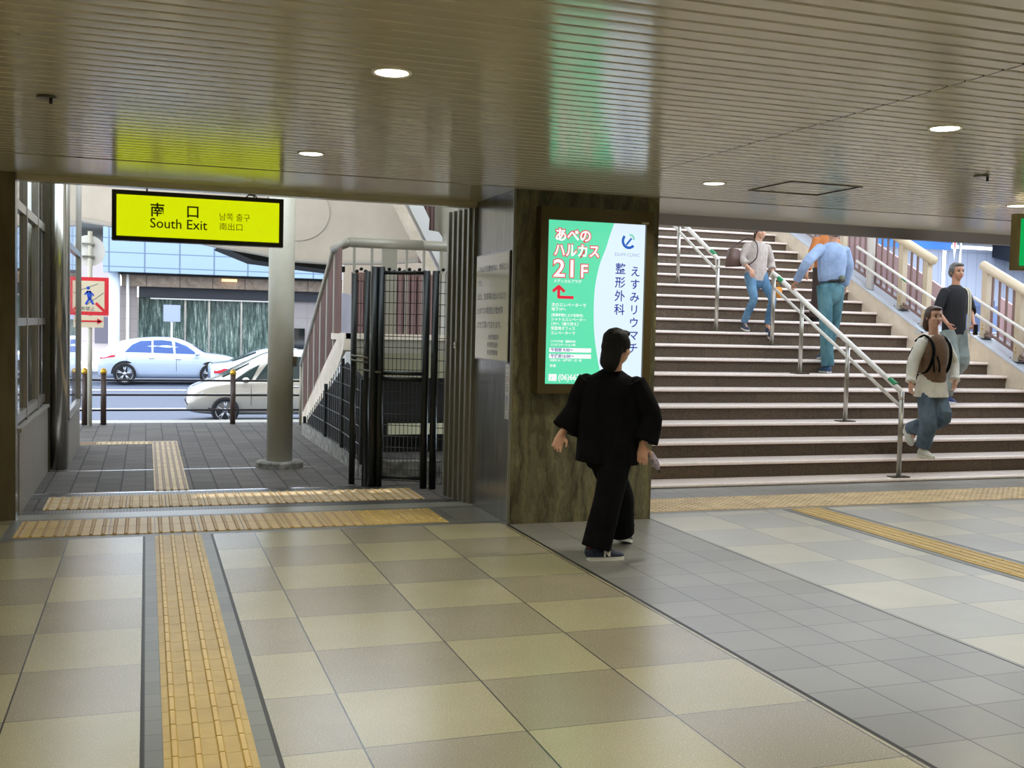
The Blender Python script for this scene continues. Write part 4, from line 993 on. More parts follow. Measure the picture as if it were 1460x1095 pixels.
# silver saloon on the middle lane, partly hidden by the nearer car
st2 = [(-2.2, .3, .84, .92, .76, .6), (-2.12, .22, .90, .99, .84, .62), (-1.7, .2, .94, 1.04, .87, .62), (-1.35, .2, .93, 1.16, .88, .58), (-.8, .2, .92, 1.38, .88, .57), (-.2, .2, .91, 1.45, .88, .58), (.3, .2, .9, 1.41, .88, .58), (.8, .2, .89, 1.2, .88, .58), (1.15, .2, .88, .98, .87, .62), (1.7, .22, .8, .9, .86, .62), (2.1, .28, .66, .75, .78, .55), (2.2, .32, .55, .6, .7, .5)]
car('silver car with red tail lamp driving right on the middle lane', (3.9, 31.6, -.74), False, 4.4, 1.76, silver, st2,
    [[(-1.1, .98), (-.45, .97), (-.45, 1.33), (-.8, 1.28)], [(-.38, .97), (.25, .96), (.25, 1.33), (-.38, 1.36)], [(.32, .96), (.9, .94), (.55, 1.2), (.32, 1.3)]],
    (-1.35, 1.25), .32, glass_dark, lamp=[('tail_lamp', [(-2.12, .9), (-1.72, .86), (-1.95, .74), (-2.12, .74)], M['tail']), ('head_lamp', [(1.85, .7), (2.1, .64), (2.08, .56), (1.8, .62)], M['head'])], mirror_x=.85,
    screen=[(.78, .54, 1.18), (.78, -.54, 1.18), (1.16, -.6, .96), (1.16, .6, .96)], rear=[(-1.62, .54, 1.06), (-1.62, -.54, 1.06), (-.95, -.52, 1.33), (-.95, .52, 1.33)])
# beige minivan nearest, facing left
st3 = [(-2.2, .3, .95, 1.5, .8, .66), (-2.15, .22, 1.0, 1.62, .86, .66), (-1.2, .2, 1.0, 1.68, .88, .66), (-.2, .2, .99, 1.69, .88, .66), (.35, .2, .97, 1.62, .88, .65), (.9, .2, .95, 1.36, .88, .64), (1.4, .2, .92, 1.08, .88, .66), (1.8, .22, .84, .94, .87, .66), (2.12, .26, .68, .8, .82, .6), (2.24, .32, .52, .62, .72, .5)]
car('beige minivan driving left on the near lane, partly hidden by the cream pole', (3.12, 26.2, -.9), True, 4.45, 1.78, beige_paint, st3,
    [[(-2.0, 1.06), (-1.1, 1.05), (-1.1, 1.55), (-1.9, 1.52)], [(-1.0, 1.05), (-.1, 1.04), (-.1, 1.55), (-1.0, 1.56)], [(-.02, 1.04), (.72, 1.02), (.42, 1.42), (-.02, 1.53)], [(.8, 1.02), (1.2, 1.0), (.86, 1.24), (.62, 1.36)]],
    (-1.4, 1.4), .31, glass_dark, lamp=[('head_lamp', [(1.75, .88), (2.15, .74), (2.15, .62), (1.9, .7)], M['head']), ('tail_lamp', [(-2.16, 1.0), (-2.0, 1.0), (-2.0, .8), (-2.16, .8)], M['tail'])], mirror_x=.95,
    screen=[(.85, .58, 1.38), (.85, -.58, 1.38), (1.45, -.62, 1.06), (1.45, .62, 1.06)], handles=((-.2, .86),))

# ------------------------------------------------------------------ background right of the stairs
def right_background():
    bm = NB(); prism(bm, [(10.08, 11.64, zs(11.64)+.2), (10.08, 16.1, zs(16.1)+.2), (10.08, 16.1, zs(16.1)+.72), (10.08, 11.64, zs(11.64)+.72)], (.03, 0, 0))
    prism(bm, [(10.84, 8.95, zs(8.95)+.2), (10.84, 11.55, zs(11.55)+.2), (10.84, 11.55, zs(11.55)+.72), (10.84, 8.95, zs(8.95)+.72)], (.03, 0, 0))
    tag(mk('pink_screen', bm, M['pink_panel'], loc=(10.4, 11.6, 1.5)), 'pink screen panel behind the balusters of the parapet railing', 'panel')
    t = thing('banner', 'blue banner with white characters above the parapet railing', 'banner', (17.5, 20, 3.2))
    bm = NB(); box(bm, 14.5, 17.3, 20, 20.05, 3.45, 4.6); mk('cloth', bm, mat('banner_blue', lin(40, 110, 190), .5), t)
    bm = NB(); box(bm, 14.5, 17.3, 19.99, 20, 3.62, 4.6); mk('top_band', bm, mat('banner_navy', lin(44, 84, 150), .5), t)
    text('lettering', 'お好みタに', .34, (15.7, 19.98, 3.66), mat('banner_white', lin(240, 246, 252), .5), t, offset=.006)
    bm = NB(); tube(bm, [(15.2, 20.1, 0), (15.2, 20.1, 4.7)], .05, 10); tube(bm, [(17.2, 20.1, 0), (17.2, 20.1, 4.7)], .05, 10); mk('pole', bm, M['steel'], t)
    t = thing('pennant', 'red triangular pennant with white edges next to the blue banner', 'flag', (17.35, 19.6, 3.2))
    x = 17.05; bm = NB(); prism(bm, [(x-.17, 19.6, 4.4), (x+.17, 19.6, 4.4), (x, 19.6, 3.2)], (0, .01, 0)); mk('cloth', bm, mat('pennant_white', lin(240, 240, 244), .6), t)
    bm = NB(); prism(bm, [(x-.12, 19.59, 4.4), (x+.12, 19.59, 4.4), (x, 19.59, 3.42)], (0, .008, 0)); mk('centre', bm, mat('pennant_red', lin(230, 40, 60), .6), t)
    bm = NB(); tube(bm, [(x+.2, 19.65, 0), (x+.2, 19.65, 4.5)], .03, 10); tube(bm, [(x-.2, 19.62, 4.4), (x+.2, 19.62, 4.4)], .015, 8); mk('pole', bm, M['steel'], t)
    t = thing('street_building', 'pale ribbed building beyond the stair parapet at the right edge', 'building', (28, 26, 0))
    bm = NB(); box(bm, 13, 48, 26, 27, 0, 4.1); mk('wall_body', bm, tile_wall('ribbed_pale', lin(170, 176, 194), .35, 2.0), t)
    bm = NB(); box(bm, 13, 48, 25.2, 27, 4.3, 9); mk('upper_wall', bm, tile_wall('pale_upper', lin(166, 176, 196), 2.5, 1.2), t)
    bm = NB(); prism(bm, [(24, 24.4, 3.5), (24, 26, 3.9), (24, 26, 4.4), (24, 24.4, 4.2)], (20, 0, 0)); mk('awning', bm, mat('dark_awning', lin(40, 46, 56), .5), t)
    bm = NB(); box(bm, 24, 44, 24.3, 24.45, 4.22, 4.34); mk('awning_edge', bm, M['white_metal'], t)
    bm = NB()
    for x in (16, 19, 22.5): box(bm, x, x+1.6, 25.9, 26, .4, 2.6)
    mk('shop_window', bm, mat('blue_window', lin(60, 90, 140), .2), t)
    for k, (x, y, c, l) in enumerate(((13.6, 14.6, (70, 90, 130), 'dark blue bicycle shelter panel behind the right railing'), (12.6, 12.3, (60, 60, 66), 'dark street cabinet behind the lower railing at right'))):
        t = thing('street_cabinet', l, 'cabinet', (x, y, 0)); mk('case', bxo(x-.5, x+.5, y-.3, y+.3, 0, 2.0, .02), mat('cabinet%d' % k, lin(*c), .4), t)
        mk('door', bxo(x-.42, x+.42, y-.32, y-.3, .1, 1.9), mat('cabinet_door%d' % k, lin(*[q+20 for q in c]), .4), t)
right_background()

# ------------------------------------------------------------------ people
def remesh(o, vox, it=2):
    m = o.modifiers.new('surface', 'REMESH'); m.mode = 'VOXEL'; m.voxel_size = vox; m.use_smooth_shade = True
    s = o.modifiers.new('smooth', 'SMOOTH'); s.factor = .5; s.iterations = it
V = Vector
def hand(bm, wr, tip, side, palm_n, k, curl=.5):
    """wr wrist, tip direction end of fingers, side = direction of the thumb, palm_n = direction the palm faces"""
    wr = V(wr); d = (V(tip)-wr).normalized(); s = V(side); s = (s-d*s.dot(d)).normalized(); n = V(palm_n); n = (n-d*n.dot(d)-s*n.dot(s)).normalized()
    L = .085*k
    tube(bm, [wr-d*.01, wr+d*L*.35, wr+d*L*.75, wr+d*L], [(.026*k, .018*k), (.036*k, .017*k), (.041*k, .016*k), (.038*k, .013*k)], 12, ref=s, cap='round')
    for i, (off, ln) in enumerate(((.030, .068), (.010, .078), (-.011, .072), (-.030, .056))):
        b = wr+d*L*.93+s*off*k; ln *= k; pts = [b-d*.012*k, b]
        ang = 0; p = b; dd = d
        for seg, f in enumerate((.42, .32, .26)):
            ang += curl*(.45+.25*seg+.08*i); v = d*math.cos(ang)+n*math.sin(ang)+s*(.05*(1.5-i)); p = p+v.normalized()*ln*f; pts.append(p)
        tube(bm, pts, [.0088*k, .0088*k, .0082*k, .0076*k, .0062*k], 8, cap='round')
    b = wr+d*L*.25+s*.026*k
    t1 = b+(d*.6+s*.75+n*.25).normalized()*.032*k; t2 = t1+(d*.9+s*.25+n*.35).normalized()*.03*k; t3 = t2+(d*.95+n*.4).normalized()*.022*k
    tube(bm, [b-s*.01*k, t1, t2, t3], [.012*k, .0105*k, .0092*k, .0072*k], 8, cap='round')
def head(bm, c, f, up, k):
    c = V(c); f = V(f).normalized(); up = V(up); up = (up-f*up.dot(f)).normalized(); r = f.cross(up)
    R = Matrix((r, f, up)).transposed()
    E_ = lambda p, rx, ry, rz, sub=2: ell(bm, c+R @ V(p)*k, rx*k, ry*k, rz*k, R, sub)
    E_((0, -.008, .028), .074, .094, .086, 3); E_((0, .018, -.035), .060, .070, .074, 3); E_((0, .052, -.082), .026, .026, .022)      # skull, face, chin
    E_((0, .082, -.012), .011, .016, .026); E_((0, .094, -.028), .014, .013, .010)                                             # nose
    E_((0, .078, -.056), .023, .012, .011)                                                                                    # mouth
    for s in (-1, 1):
        E_((s*.075, -.008, -.008), .009, .018, .030); E_((s*.038, .058, -.03), .022, .02, .022); E_((s*.030, .078, .022), .022, .010, .008)
    return R
def person(label, J, f, k, mats, style, group=None, vox=.007, name='person'):
    """J world joints; f facing; k body scale; style dict"""
    f = V(f).normalized(); J = {a: V(b) for a, b in J.items()}
    feet_z = min(J['rtoe'].z, J['ltoe'].z)
    root = thing(name, label, 'person', ((J['rtoe'].x+J['ltoe'].x)/2, (J['rtoe'].y+J['ltoe'].y)/2, feet_z), group)
    r = f.cross(V((0, 0, 1)))              # the person's right
    hipc = (J['rhip']+J['lhip'])/2; shc = (J['rsh']+J['lsh'])/2
    up = (shc-hipc).normalized()
    # ---- body: one continuous surface
    bm = NB(); W = (J['rsh']-J['lsh']).length
    sa = (J['rsh']-J['lsh']); sa = (sa-up*sa.dot(up)).normalized(); ha = sa
    hw = style.get('hip', .15)*k
    torso = [(hipc-up*.09*k, hw*.8, .10*k), (hipc, hw, .105*k), (hipc+(shc-hipc)*.3, hw*.82, .09*k), (hipc+(shc-hipc)*.62, W*.42, .105*k), (hipc+(shc-hipc)*.9, W*.46, .095*k), (shc-up*.005, W*.3, .06*k)]
    tube(bm, [t[0] for t in torso], [(t[1], t[2]) for t in torso], 18, ref=sa, cap='round', sub=3)
    hd = J['head']; hf = V(style.get('look', f))
    tube(bm, [shc-up*.02, shc*.5+hd*.5-up*.01, hd-up*.03*k-hf*.02*k], [(.075*k, .058*k), (.056*k, .056*k), (.055*k, .056*k)], 12, ref=sa, sub=2)
    hk = k*1.12; hd = hd-V((0, 0, style.get('drop', .02)))
    R = head(bm, hd, hf, style.get('headup', (0, 0, 1)), hk)
    for s in 'rl':
        tube(bm, [J[s+'sh'], J[s+'el'], J[s+'wr']], [.036*k, .033*k, .025*k], 10, cap='round', sub=3)
        tip = J[s+'fi']; side = style.get(s+'thumb', f); pn = style.get(s+'palm', r*(-1 if s == 'r' else 1))
        hand(bm, J[s+'wr'], tip, side, pn, k*style.get('hand', 1), style.get('curl', .5))
        tube(bm, [J[s+'hip']+V((0, 0, .02)), J[s+'hip']*.5+J[s+'kn']*.5, J[s+'kn'], J[s+'kn']*.5+J[s+'an']*.5, J[s+'an']], [.064*k, .055*k, .042*k, .038*k, .034*k], 12, cap='round', sub=3)
        to = J[s+'toe']*.6+J[s+'an']*.4; an = J[s+'an']; d = V((to.x-an.x, to.y-an.y, 0)); d = d.normalized() if d.length > .01 else f
        tube(bm, [an, an*.6+to*.4, to], [.03*k, .024*k, .018*k], 10, cap='round')
    body = mk('body', bm, mats['skin'], root); remesh(body, vox, 3)
    # ---- face details
    for s in (-1, 1):
        bm = NB(); ell(bm, V(hd)+R @ V((s*.03, .077, .004))*hk, .0115*hk, .008*hk, .006*hk, R, 2); mk('eye', bm, M['eye'], root, True)
        bm = NB(); tube(bm, [V(hd)+R @ V(p)*hk for p in ((s*.016, .087, .026), (s*.032, .083, .032), (s*.048, .071, .026))], .0032*hk, 6); mk('eyebrow', bm, mats['hair'], root, True)
    bm = NB(); ell(bm, V(hd)+R @ V((0, .087, -.056))*hk, .02*hk, .006*hk, .0065*hk, R, 2); mk('lips', bm, M['lip'], root, True)
    # ---- hair
    bm = NB(); H = lambda p, rx, ry, rz: ell(bm, V(hd)+R @ V(p)*hk, rx*hk, ry*hk, rz*hk, R, 2)
    H((0, -.020, .045), .083, .096, .080); H((0, -.055, .0), .078, .062, .085)
    for s in (-1, 1): H((s*.066, -.01, .02), .022, .052, .055)
    H((0, .055, .085), .06, .035, .025)
    if style.get('hairlen', 0):
        n = style['hairlen']; tube(bm, [V(hd)+R @ V((0, -.06, -.02))*hk, V(hd)+R @ V((0, -.085, -.10))*hk, V(hd)+R @ V((0, -.08, -.10-n))*hk], [(.078*hk, .05*hk), (.075*hk, .04*hk), (.055*hk, .025*hk)], 12, ref=r, cap='round', sub=3)
    hr = mk('hair', bm, mats['hair'], root); remesh(hr, .008, 3)
    # ---- trousers
    bm = NB(); tw = style.get('leg', ((.098, .072, .066)))
    wb = style.get('waist', .3)
    tube(bm, [hipc-up*.10*k, hipc-up*.02*k, hipc+(shc-hipc)*wb], [(hw*1.0, .115*k), (hw*1.12, .125*k), (hw*.98, .11*k)], 18, ref=sa, cap='round', sub=3)
    for s in 'rl':
        h, kn, an = J[s+'hip'], J[s+'kn'], J[s+'an']; end = an+(kn-an).normalized()*(.0)+V((0, 0, style.get('hem', .0)))
        mid = kn*.5+end*.5
        tube(bm, [h+V((0, 0, .04)), h*.5+kn*.5, kn, mid, end], [tw[0]*k, (tw[0]+tw[1])*.5*k, tw[1]*k, (tw[1]*.5+tw[2]*.5)*k, tw[2]*k], 16, cap='flat', sub=3)
        # creases
        for q in (.25, .5, .8):
            p = kn*(1-q)+end*q; ell(bm, p+V((.01*math.sin(q*40), -.01, 0)), (tw[1]+.008)*k*.95, (tw[1]+.004)*k*.9, .012*k, sub=2)
    tr = mk('trousers', bm, mats['trousers'], root); remesh(tr, vox, 4)
    # ---- top
    bm = NB(); tp = style.get('top', dict(w=(1.0, 1.0, 1.05), d=.13, low=-.1)); low = tp['low']; dd = tp['d']*k
    a = hipc+(shc-hipc)*low; Wt = W*.5
    rows = [(a, Wt*tp['w'][0], dd*tp.get('dl', 1)), (hipc*.6+shc*.4, Wt*tp['w'][1], dd), (hipc*.2+shc*.8, Wt*tp['w'][2], dd), (shc+up*.015, Wt*.94, dd*.78), (shc+up*.055*k, Wt*.62, .08*k), (shc+up*.085*k, .066*k, .062*k)]
    tube(bm, [q[0] for q in rows], [(q[1], q[2]) for q in rows], 20, ref=sa, cap='flat', sub=4)
    for s in 'rl':
        sl = tp.get('sleeve', 1.0); el, wr, sh = J[s+'el'], J[s+'wr'], J[s+'sh']; sr = tp.get('sr', (.066, .056, .045))
        end = el+(wr-el)*sl
        tube(bm, [sh-sa*(.02 if s == 'r' else -.02), sh*.5+el*.5, el, end], [sr[0]*k, (sr[0]+sr[1])*.5*k, sr[1]*k, sr[2]*k], 14, cap='flat', sub=3)
        q0 = min(sr[0], .062)*k; ell(bm, sh-up*.012, q0, q0, q0, sub=2)
        if tp.get('cuff'): tube(bm, [end-(wr-el).normalized()*.03, end], (sr[2]+.012)*k, 14)
    tpo = mk('top', bm, mats['top'], root); remesh(tpo, vox, 4)
    # ---- shoes
    for s in 'rl':
        an, to = J[s+'an'], J[s+'toe']; d = V(style.get(s+'foot', (to-V((an.x, an.y, to.z))))); d = d.normalized() if d.length > .02 else f
        pitch = style.get(s+'pitch', 0); L = .245*k
        d2 = V((d.x, d.y, 0)).normalized(); sd = d2.cross(V((0, 0, 1)))
        dn = (d2*math.cos(pitch)-V((0, 0, 1))*math.sin(pitch)); un = (V((0, 0, 1))*math.cos(pitch)+d2*math.sin(pitch))
        heel = V((an.x, an.y, 0))-d2*.05*k; base = J[s+'heel'] if s+'heel' in J else V((heel.x, heel.y, to.z))
        P = lambda x, z: base+dn*x*L+un*z*k
        bm = NB(); tube(bm, [P(.0, .05), P(.12, .058), P(.38, .055), P(.68, .038), P(.92, .03), P(1.0, .026)], [(.03*k, .045*k), (.038*k, .055*k), (.038*k, .05*k), (.045*k, .034*k), (.036*k, .024*k), (.018*k, .014*k)], 14, ref=sd, cap='round', sub=3)
        tube(bm, [P(.16, .05), P(.14, .105)], [.042*k, .038*k], 14)
        sh = mk('shoe', bm, mats['shoe'], root, True)
        bm = NB(); out = []
        for x, w in ((-.04, .018), (.0, .032), (.15, .038), (.4, .036), (.68, .047), (.88, .042), (1.0, .026), (1.05, .008)): out.append((x, w))
        up_ = [P(x, 0)+sd*w*k for x, w in out]+[P(x, 0)-sd*w*k for x, w in out[::-1]]
        prism(bm, up_, un*.024*k); mk('sole', bm, mats['sole'], sh)
        if style.get('laces'):
            bm = NB()
            for i in range(4): tube(bm, [P(.42+.08*i, .098-.012*i)+sd*.022*k, P(.42+.08*i, .106-.012*i), P(.42+.08*i, .098-.012*i)-sd*.022*k], .004*k, 6)
            mk('laces', bm, mats['sole'], sh)
        if style.get('letter'):
            for e in (-1, 1):
                bm = text_bm('N', .062*k, P(.38 if e > 0 else .62, .034)+sd*e*.047*k, u=dn*e, v=un, offset=.003, depth=.002)
                bmesh.ops.translate(bm, verts=bm.verts, vec=V((0, 0, 0))); mk('side_letter', bm, M['white_metal'], sh)
            bm = NB(); tube(bm, [P(-.02, .06), P(.02, .09), P(.06, .105)], [.02*k, .028*k, .03*k], 10); mk('heel_patch', bm, mats['accent'], sh, True)
    return root
def flesh(c): 
    m = mat('skin_%d' % c[0], lin(*c), .5); m.node_tree.nodes['Principled BSDF'].inputs['Subsurface Weight'].default_value = .05; return m
def denim(name, a, b): return vary(mat(name, lin(*a), .85, spec=.2), lin(*a), lin(*b), 7, (1, 1, .6), bump=.08)
SK = flesh((205, 158, 132)); SK2 = flesh((186, 136, 108))

# 1. person in black crossing the hall in front of the pillar
J = dict(head=(2.86, 6.3, 1.39), neck=(2.85, 6.34, 1.24), rsh=(2.975, 6.24, 1.13), lsh=(2.72, 6.46, 1.135), rel=(3.06, 6.2, .90), rwr=(3.01, 6.19, .735), rfi=(3.0, 6.18, .62),
         lel=(2.67, 6.5, .93), lwr=(2.575, 6.5, .785), lfi=(2.53, 6.49, .68), rhip=(2.88, 6.28, .72), lhip=(2.79, 6.42, .72), rkn=(2.80, 6.24, .39), lkn=(2.975, 6.45, .37),
         ran=(2.715, 6.22, .075), lan=(3.05, 6.58, .10), rtoe=(2.86, 6.21, .0), ltoe=(3.14, 6.66, .01), lheel=(3.01, 6.56, .05))
MB = dict(skin=SK, hair=M['hair_black'], trousers=M['cloth_black'], top=M['cloth_black'], shoe=mat('navy_shoe', lin(30, 40, 62), .6), sole=mat('white_sole', lin(206, 206, 200), .5), accent=mat('maroon_collar', lin(110, 30, 50), .6))
person('person dressed all in black with wide top, walking past the stone pillar', J, (.8, .35, 0), .92, MB,
       dict(top=dict(w=(1.25, 1.2, 1.12), d=.15, low=-.28, dl=1.1, sleeve=.85, sr=(.085, .085, .10)), leg=(.118, .10, .104), hip=.165, hem=.0, laces=True, letter=True, lpitch=.25, rthumb=(.6, -.3, 0), lthumb=(.8, -.2, 0), curl=.45, look=(.75, .5, 0), hairlen=.03, drop=.035), vox=.006)
t = thing('folding_umbrella', 'small patterned folded umbrella hanging behind the hand of the person in black', 'umbrella', (3.10, 6.25, .58))
bm = NB(); tube(bm, [(3.04, 6.2, .70), (3.08, 6.22, .67), (3.13, 6.24, .60), (3.155, 6.25, .565)], [.006, .022, .026, .008], 12, cap='round', sub=3); mk('folded_cloth', bm, vary(mat('patterned_cloth', lin(160, 150, 170), .6), lin(110, 100, 126), lin(205, 196, 206), 60), t, True)
bm = NB(); tube(bm, [(3.155, 6.25, .565), (3.165, 6.255, .55)], .008, 8, cap='round'); mk('tip', bm, M['black'], t, True)

# 2. woman in grey coming down the stairs
J = dict(head=(7.46, 12.1, 2.79), neck=(7.45, 12.12, 2.67), rsh=(7.28, 12.13, 2.58), lsh=(7.585, 12.13, 2.58), rel=(7.215, 12.12, 2.41), rwr=(7.245, 11.97, 2.27), rfi=(7.27, 11.93, 2.17), lel=(7.655, 12.14, 2.38), lwr=(7.63, 12.05, 2.22), lfi=(7.61, 12.0, 2.12),
         rhip=(7.33, 12.12, 2.18), lhip=(7.51, 12.12, 2.18), rkn=(7.30, 11.95, 1.90), lkn=(7.56, 11.93, 1.90), ran=(7.235, 12.06, 1.58), lan=(7.535, 11.98, 1.565), rtoe=(7.2, 11.88, 1.515), ltoe=(7.52, 11.82, 1.47))
MBw = dict(skin=SK, hair=M['hair_brown'], trousers=denim('blue_jeans', (76, 110, 140), (110, 146, 174)), top=vary(mat('grey_knit', lin(176, 164, 156), .9), lin(166, 154, 147), lin(188, 176, 168), 20), shoe=mat('dark_trainer', lin(44, 52, 74), .6), sole=mat('trainer_sole', lin(220, 216, 210), .5), accent=M['black'])
person('person in pale grey top and blue jeans coming down the stairs with a bag', J, (-.15, -1, 0), .80, MBw,
       dict(top=dict(w=(1.02, .98, 1.02), d=.12, low=-.12, dl=1.05, sleeve=.55, sr=(.068, .062, .056), cuff=True), leg=(.092, .066, .056), hem=.02, hip=.135, laces=True, hairlen=.03, rpitch=.15, lpitch=.45, rthumb=(.4, -.3, .2), curl=.35), vox=.006)
t = thing('shoulder_bag', 'brown shoulder bag hanging at the side of the person in pale grey', 'bag', (7.1, 12.15, 2.3))
bm = NB(); prism(bm, [(7.04, 12.1, 2.54), (7.17, 12.1, 2.53), (7.21, 12.1, 2.31), (7.0, 12.1, 2.30)], (0, .10, 0)); bmesh.ops.bevel(bm, geom=bm.edges[:], offset=.012, segments=2, affect='EDGES'); mk('bag_body', bm, mat('brown_leather', lin(96, 72, 62), .5), t, True)
bm = NB(); tube(bm, [(7.10, 12.2, 2.53), (7.22, 12.25, 2.62), (7.33, 12.17, 2.675), (7.35, 12.0, 2.60), (7.33, 11.97, 2.42), (7.24, 12.02, 2.32)], .008, 8, sub=3); mk('strap', bm, mat('strap_brown', lin(60, 40, 36), .5), t, True)

# 3. man in blue going up, hand on the rail
J = dict(head=(7.87, 11.12, 2.75), neck=(7.86, 11.12, 2.62), lsh=(7.66, 11.1, 2.50), rsh=(8.03, 11.1, 2.50), lel=(7.41, 10.98, 2.31), lwr=(7.345, 11.10, 2.08), lfi=(7.37, 11.24, 2.02), rel=(8.10, 11.12, 2.28), rwr=(8.11, 11.2, 2.06), rfi=(8.11, 11.2, 1.96),
         lhip=(7.77, 11.12, 2.02), rhip=(7.94, 11.12, 2.02), lkn=(7.79, 11.1, 1.60), rkn=(7.98, 11.2, 1.64), lan=(7.84, 11.1, 1.09), ran=(7.96, 11.32, 1.26), ltoe=(7.86, 11.22, 1.0), rtoe=(7.98, 11.5, 1.165), rheel=(7.94, 11.25, 1.19))
MBm = dict(skin=SK2, hair=M['hair_grey'], trousers=denim('grey_blue_jeans', (66, 104, 116), (98, 138, 148)), top=vary(mat('blue_shirt', lin(138, 158, 190), .8), lin(126, 146, 180), lin(152, 172, 204), 6, bump=.2), shoe=mat('blue_shoe', lin(48, 84, 118), .6), sole=mat('pale_sole', lin(206, 206, 204), .5), accent=M['black'])
person('person in pale blue shirt and jeans going up the stairs, left hand on the rail', J, (.1, 1, 0), .95, MBm,
       dict(top=dict(w=(.86, .98, 1.05), d=.13, low=.18, dl=.95, sleeve=.92, sr=(.074, .064, .05)), leg=(.104, .082, .082), hip=.14, waist=.22, rpitch=.2, lthumb=(.6, .2, .3), lpalm=(.2, .1, -1), curl=.9, look=(.2, 1, 0)))
t = thing('belt', 'dark belt with a small pouch around the waist of the person in pale blue', 'belt', (7.86, 11.1, 2.1))
bm = NB(); n = 32
tube(bm, [(7.855+.145*math.cos(2*PI*i/n), 11.115+.12*math.sin(2*PI*i/n), 2.115) for i in range(n+1)], [(.018, .006)]*(n+1), 8, ref=(0, 0, 1)); mk('strap', bm, mat('belt_black', lin(34, 32, 40), .5), t, True)
mk('pouch', bxo(7.87, 7.94, 10.95, 10.99, 2.10, 2.18, .01), mat('pouch_olive', lin(96, 100, 84), .6), t, True)

# 4. person mostly hidden behind the man in blue
J = dict(head=(8.620, 12.35, 2.97), neck=(8.620, 12.35, 2.83), lsh=(8.460, 12.35, 2.73), rsh=(8.780, 12.35, 2.73), lel=(8.360, 12.3, 2.5), lwr=(8.280, 12.25, 2.3), lfi=(8.260, 12.24, 2.22), rel=(8.860, 12.3, 2.48), rwr=(8.880, 12.22, 2.25), rfi=(8.880, 12.2, 2.15),
         lhip=(8.540, 12.35, 2.32), rhip=(8.700, 12.35, 2.32), lkn=(8.540, 12.35, 1.98), rkn=(8.720, 12.3, 2.0), lan=(8.540, 12.4, 1.70), ran=(8.720, 12.42, 1.72), ltoe=(8.540, 12.5, 1.634), rtoe=(8.720, 12.52, 1.634))
MBo = dict(skin=SK2, hair=M['hair_brown'], trousers=mat('dark_brown_cloth', lin(52, 38, 32), .8), top=mat('rust_top', lin(176, 104, 48), .8), shoe=M['black'], sole=M['black'], accent=M['black'])
person('person in rust top and dark brown trousers, mostly hidden behind the man in blue', J, (.1, 1, 0), .85, MBo,
       dict(top=dict(w=(1.0, .98, 1.0), d=.12, low=-.05, sleeve=.9, sr=(.062, .056, .05)), leg=(.11, .11, .11)), vox=.008)
t = thing('yellow_bag', 'yellow orange tote bag seen just above the centre handrail', 'bag', (7.62, 11.85, 1.9))
mk('bag_body', bxo(7.58, 7.72, 11.95, 12.03, 1.92, 2.06, .012), mat('orange_bag', lin(214, 140, 30), .6), t, True)
bm = NB(); tube(bm, [(7.61, 11.99, 2.055), (7.63, 11.99, 2.11), (7.67, 11.99, 2.11), (7.69, 11.99, 2.055)], .006, 6, sub=3); mk('handle', bm, mat('orange_handle', lin(190, 120, 30), .6), t, True)

# 5. person in brown vest stepping down to the hall
J = dict(head=(7.86, 9.3, 1.70), neck=(7.87, 9.32, 1.56), rsh=(7.735, 9.32, 1.42), lsh=(8.035, 9.32, 1.42), rel=(7.635, 9.32, 1.18), rwr=(7.575, 9.27, .98), rfi=(7.56, 9.24, .87), lel=(8.17, 9.34, 1.18), lwr=(8.10, 9.22, 1.0), lfi=(8.06, 9.18, .90),
         rhip=(7.80, 9.32, .90), lhip=(7.97, 9.32, .90), rkn=(7.765, 9.2, .56), lkn=(7.93, 9.18, .62), ran=(7.775, 9.28, .275), lan=(7.86, 9.6, .43), rtoe=(7.765, 9.10, .197), ltoe=(7.82, 9.42, .36), lheel=(7.86, 9.68, .44))
MBd = dict(skin=SK, hair=M['hair_brown'], trousers=denim('faded_jeans', (72, 88, 102), (104, 120, 132)), top=vary(mat('cream_blouse', lin(216, 212, 198), .8), lin(204, 200, 186), lin(226, 222, 210), 8, bump=.2), shoe=mat('white_shoe', lin(206, 206, 192), .6), sole=mat('cream_sole', lin(214, 212, 200), .5), accent=M['black'])
girl = person('person in cream blouse, brown vest and jeans stepping down the lowest steps', J, (-.1, -1, 0), .88, MBd,
       dict(top=dict(w=(1.3, 1.0, 1.0), d=.125, low=-.13, dl=1.4, sleeve=.95, sr=(.070, .072, .052), cuff=True), leg=(.100, .102, .088), hem=.03, hip=.128, laces=True, hairlen=.04, lpitch=.75, curl=.5))
hipc = V((7.885, 9.32, .9)); shc = V((7.885, 9.32, 1.42))
bm = NB(); tube(bm, [(7.885, 9.32, .985), (7.885, 9.32, 1.12), (7.885, 9.32, 1.3), (7.885, 9.32, 1.43), (7.88, 9.33, 1.465)], [(.158, .128), (.152, .126), (.155, .13), (.135, .105), (.07, .07)], 20, ref=(1, 0, 0), sub=3)
o = mk('vest', bm, vary(mat('brown_vest', lin(112, 86, 64), .85), lin(100, 76, 56), lin(124, 97, 74), 12), girl); remesh(o, .008, 2)
t = thing('backpack', 'black backpack with hanging straps worn by the person in the brown vest', 'backpack', (7.88, 9.5, 1.0))
bm = NB(); ell(bm, (7.88, 9.51, 1.2), .15, .075, .2, sub=3); ell(bm, (7.88, 9.57, 1.12), .11, .05, .11, sub=3); mk('bag_body', bm, M['cloth_black'], t, True)
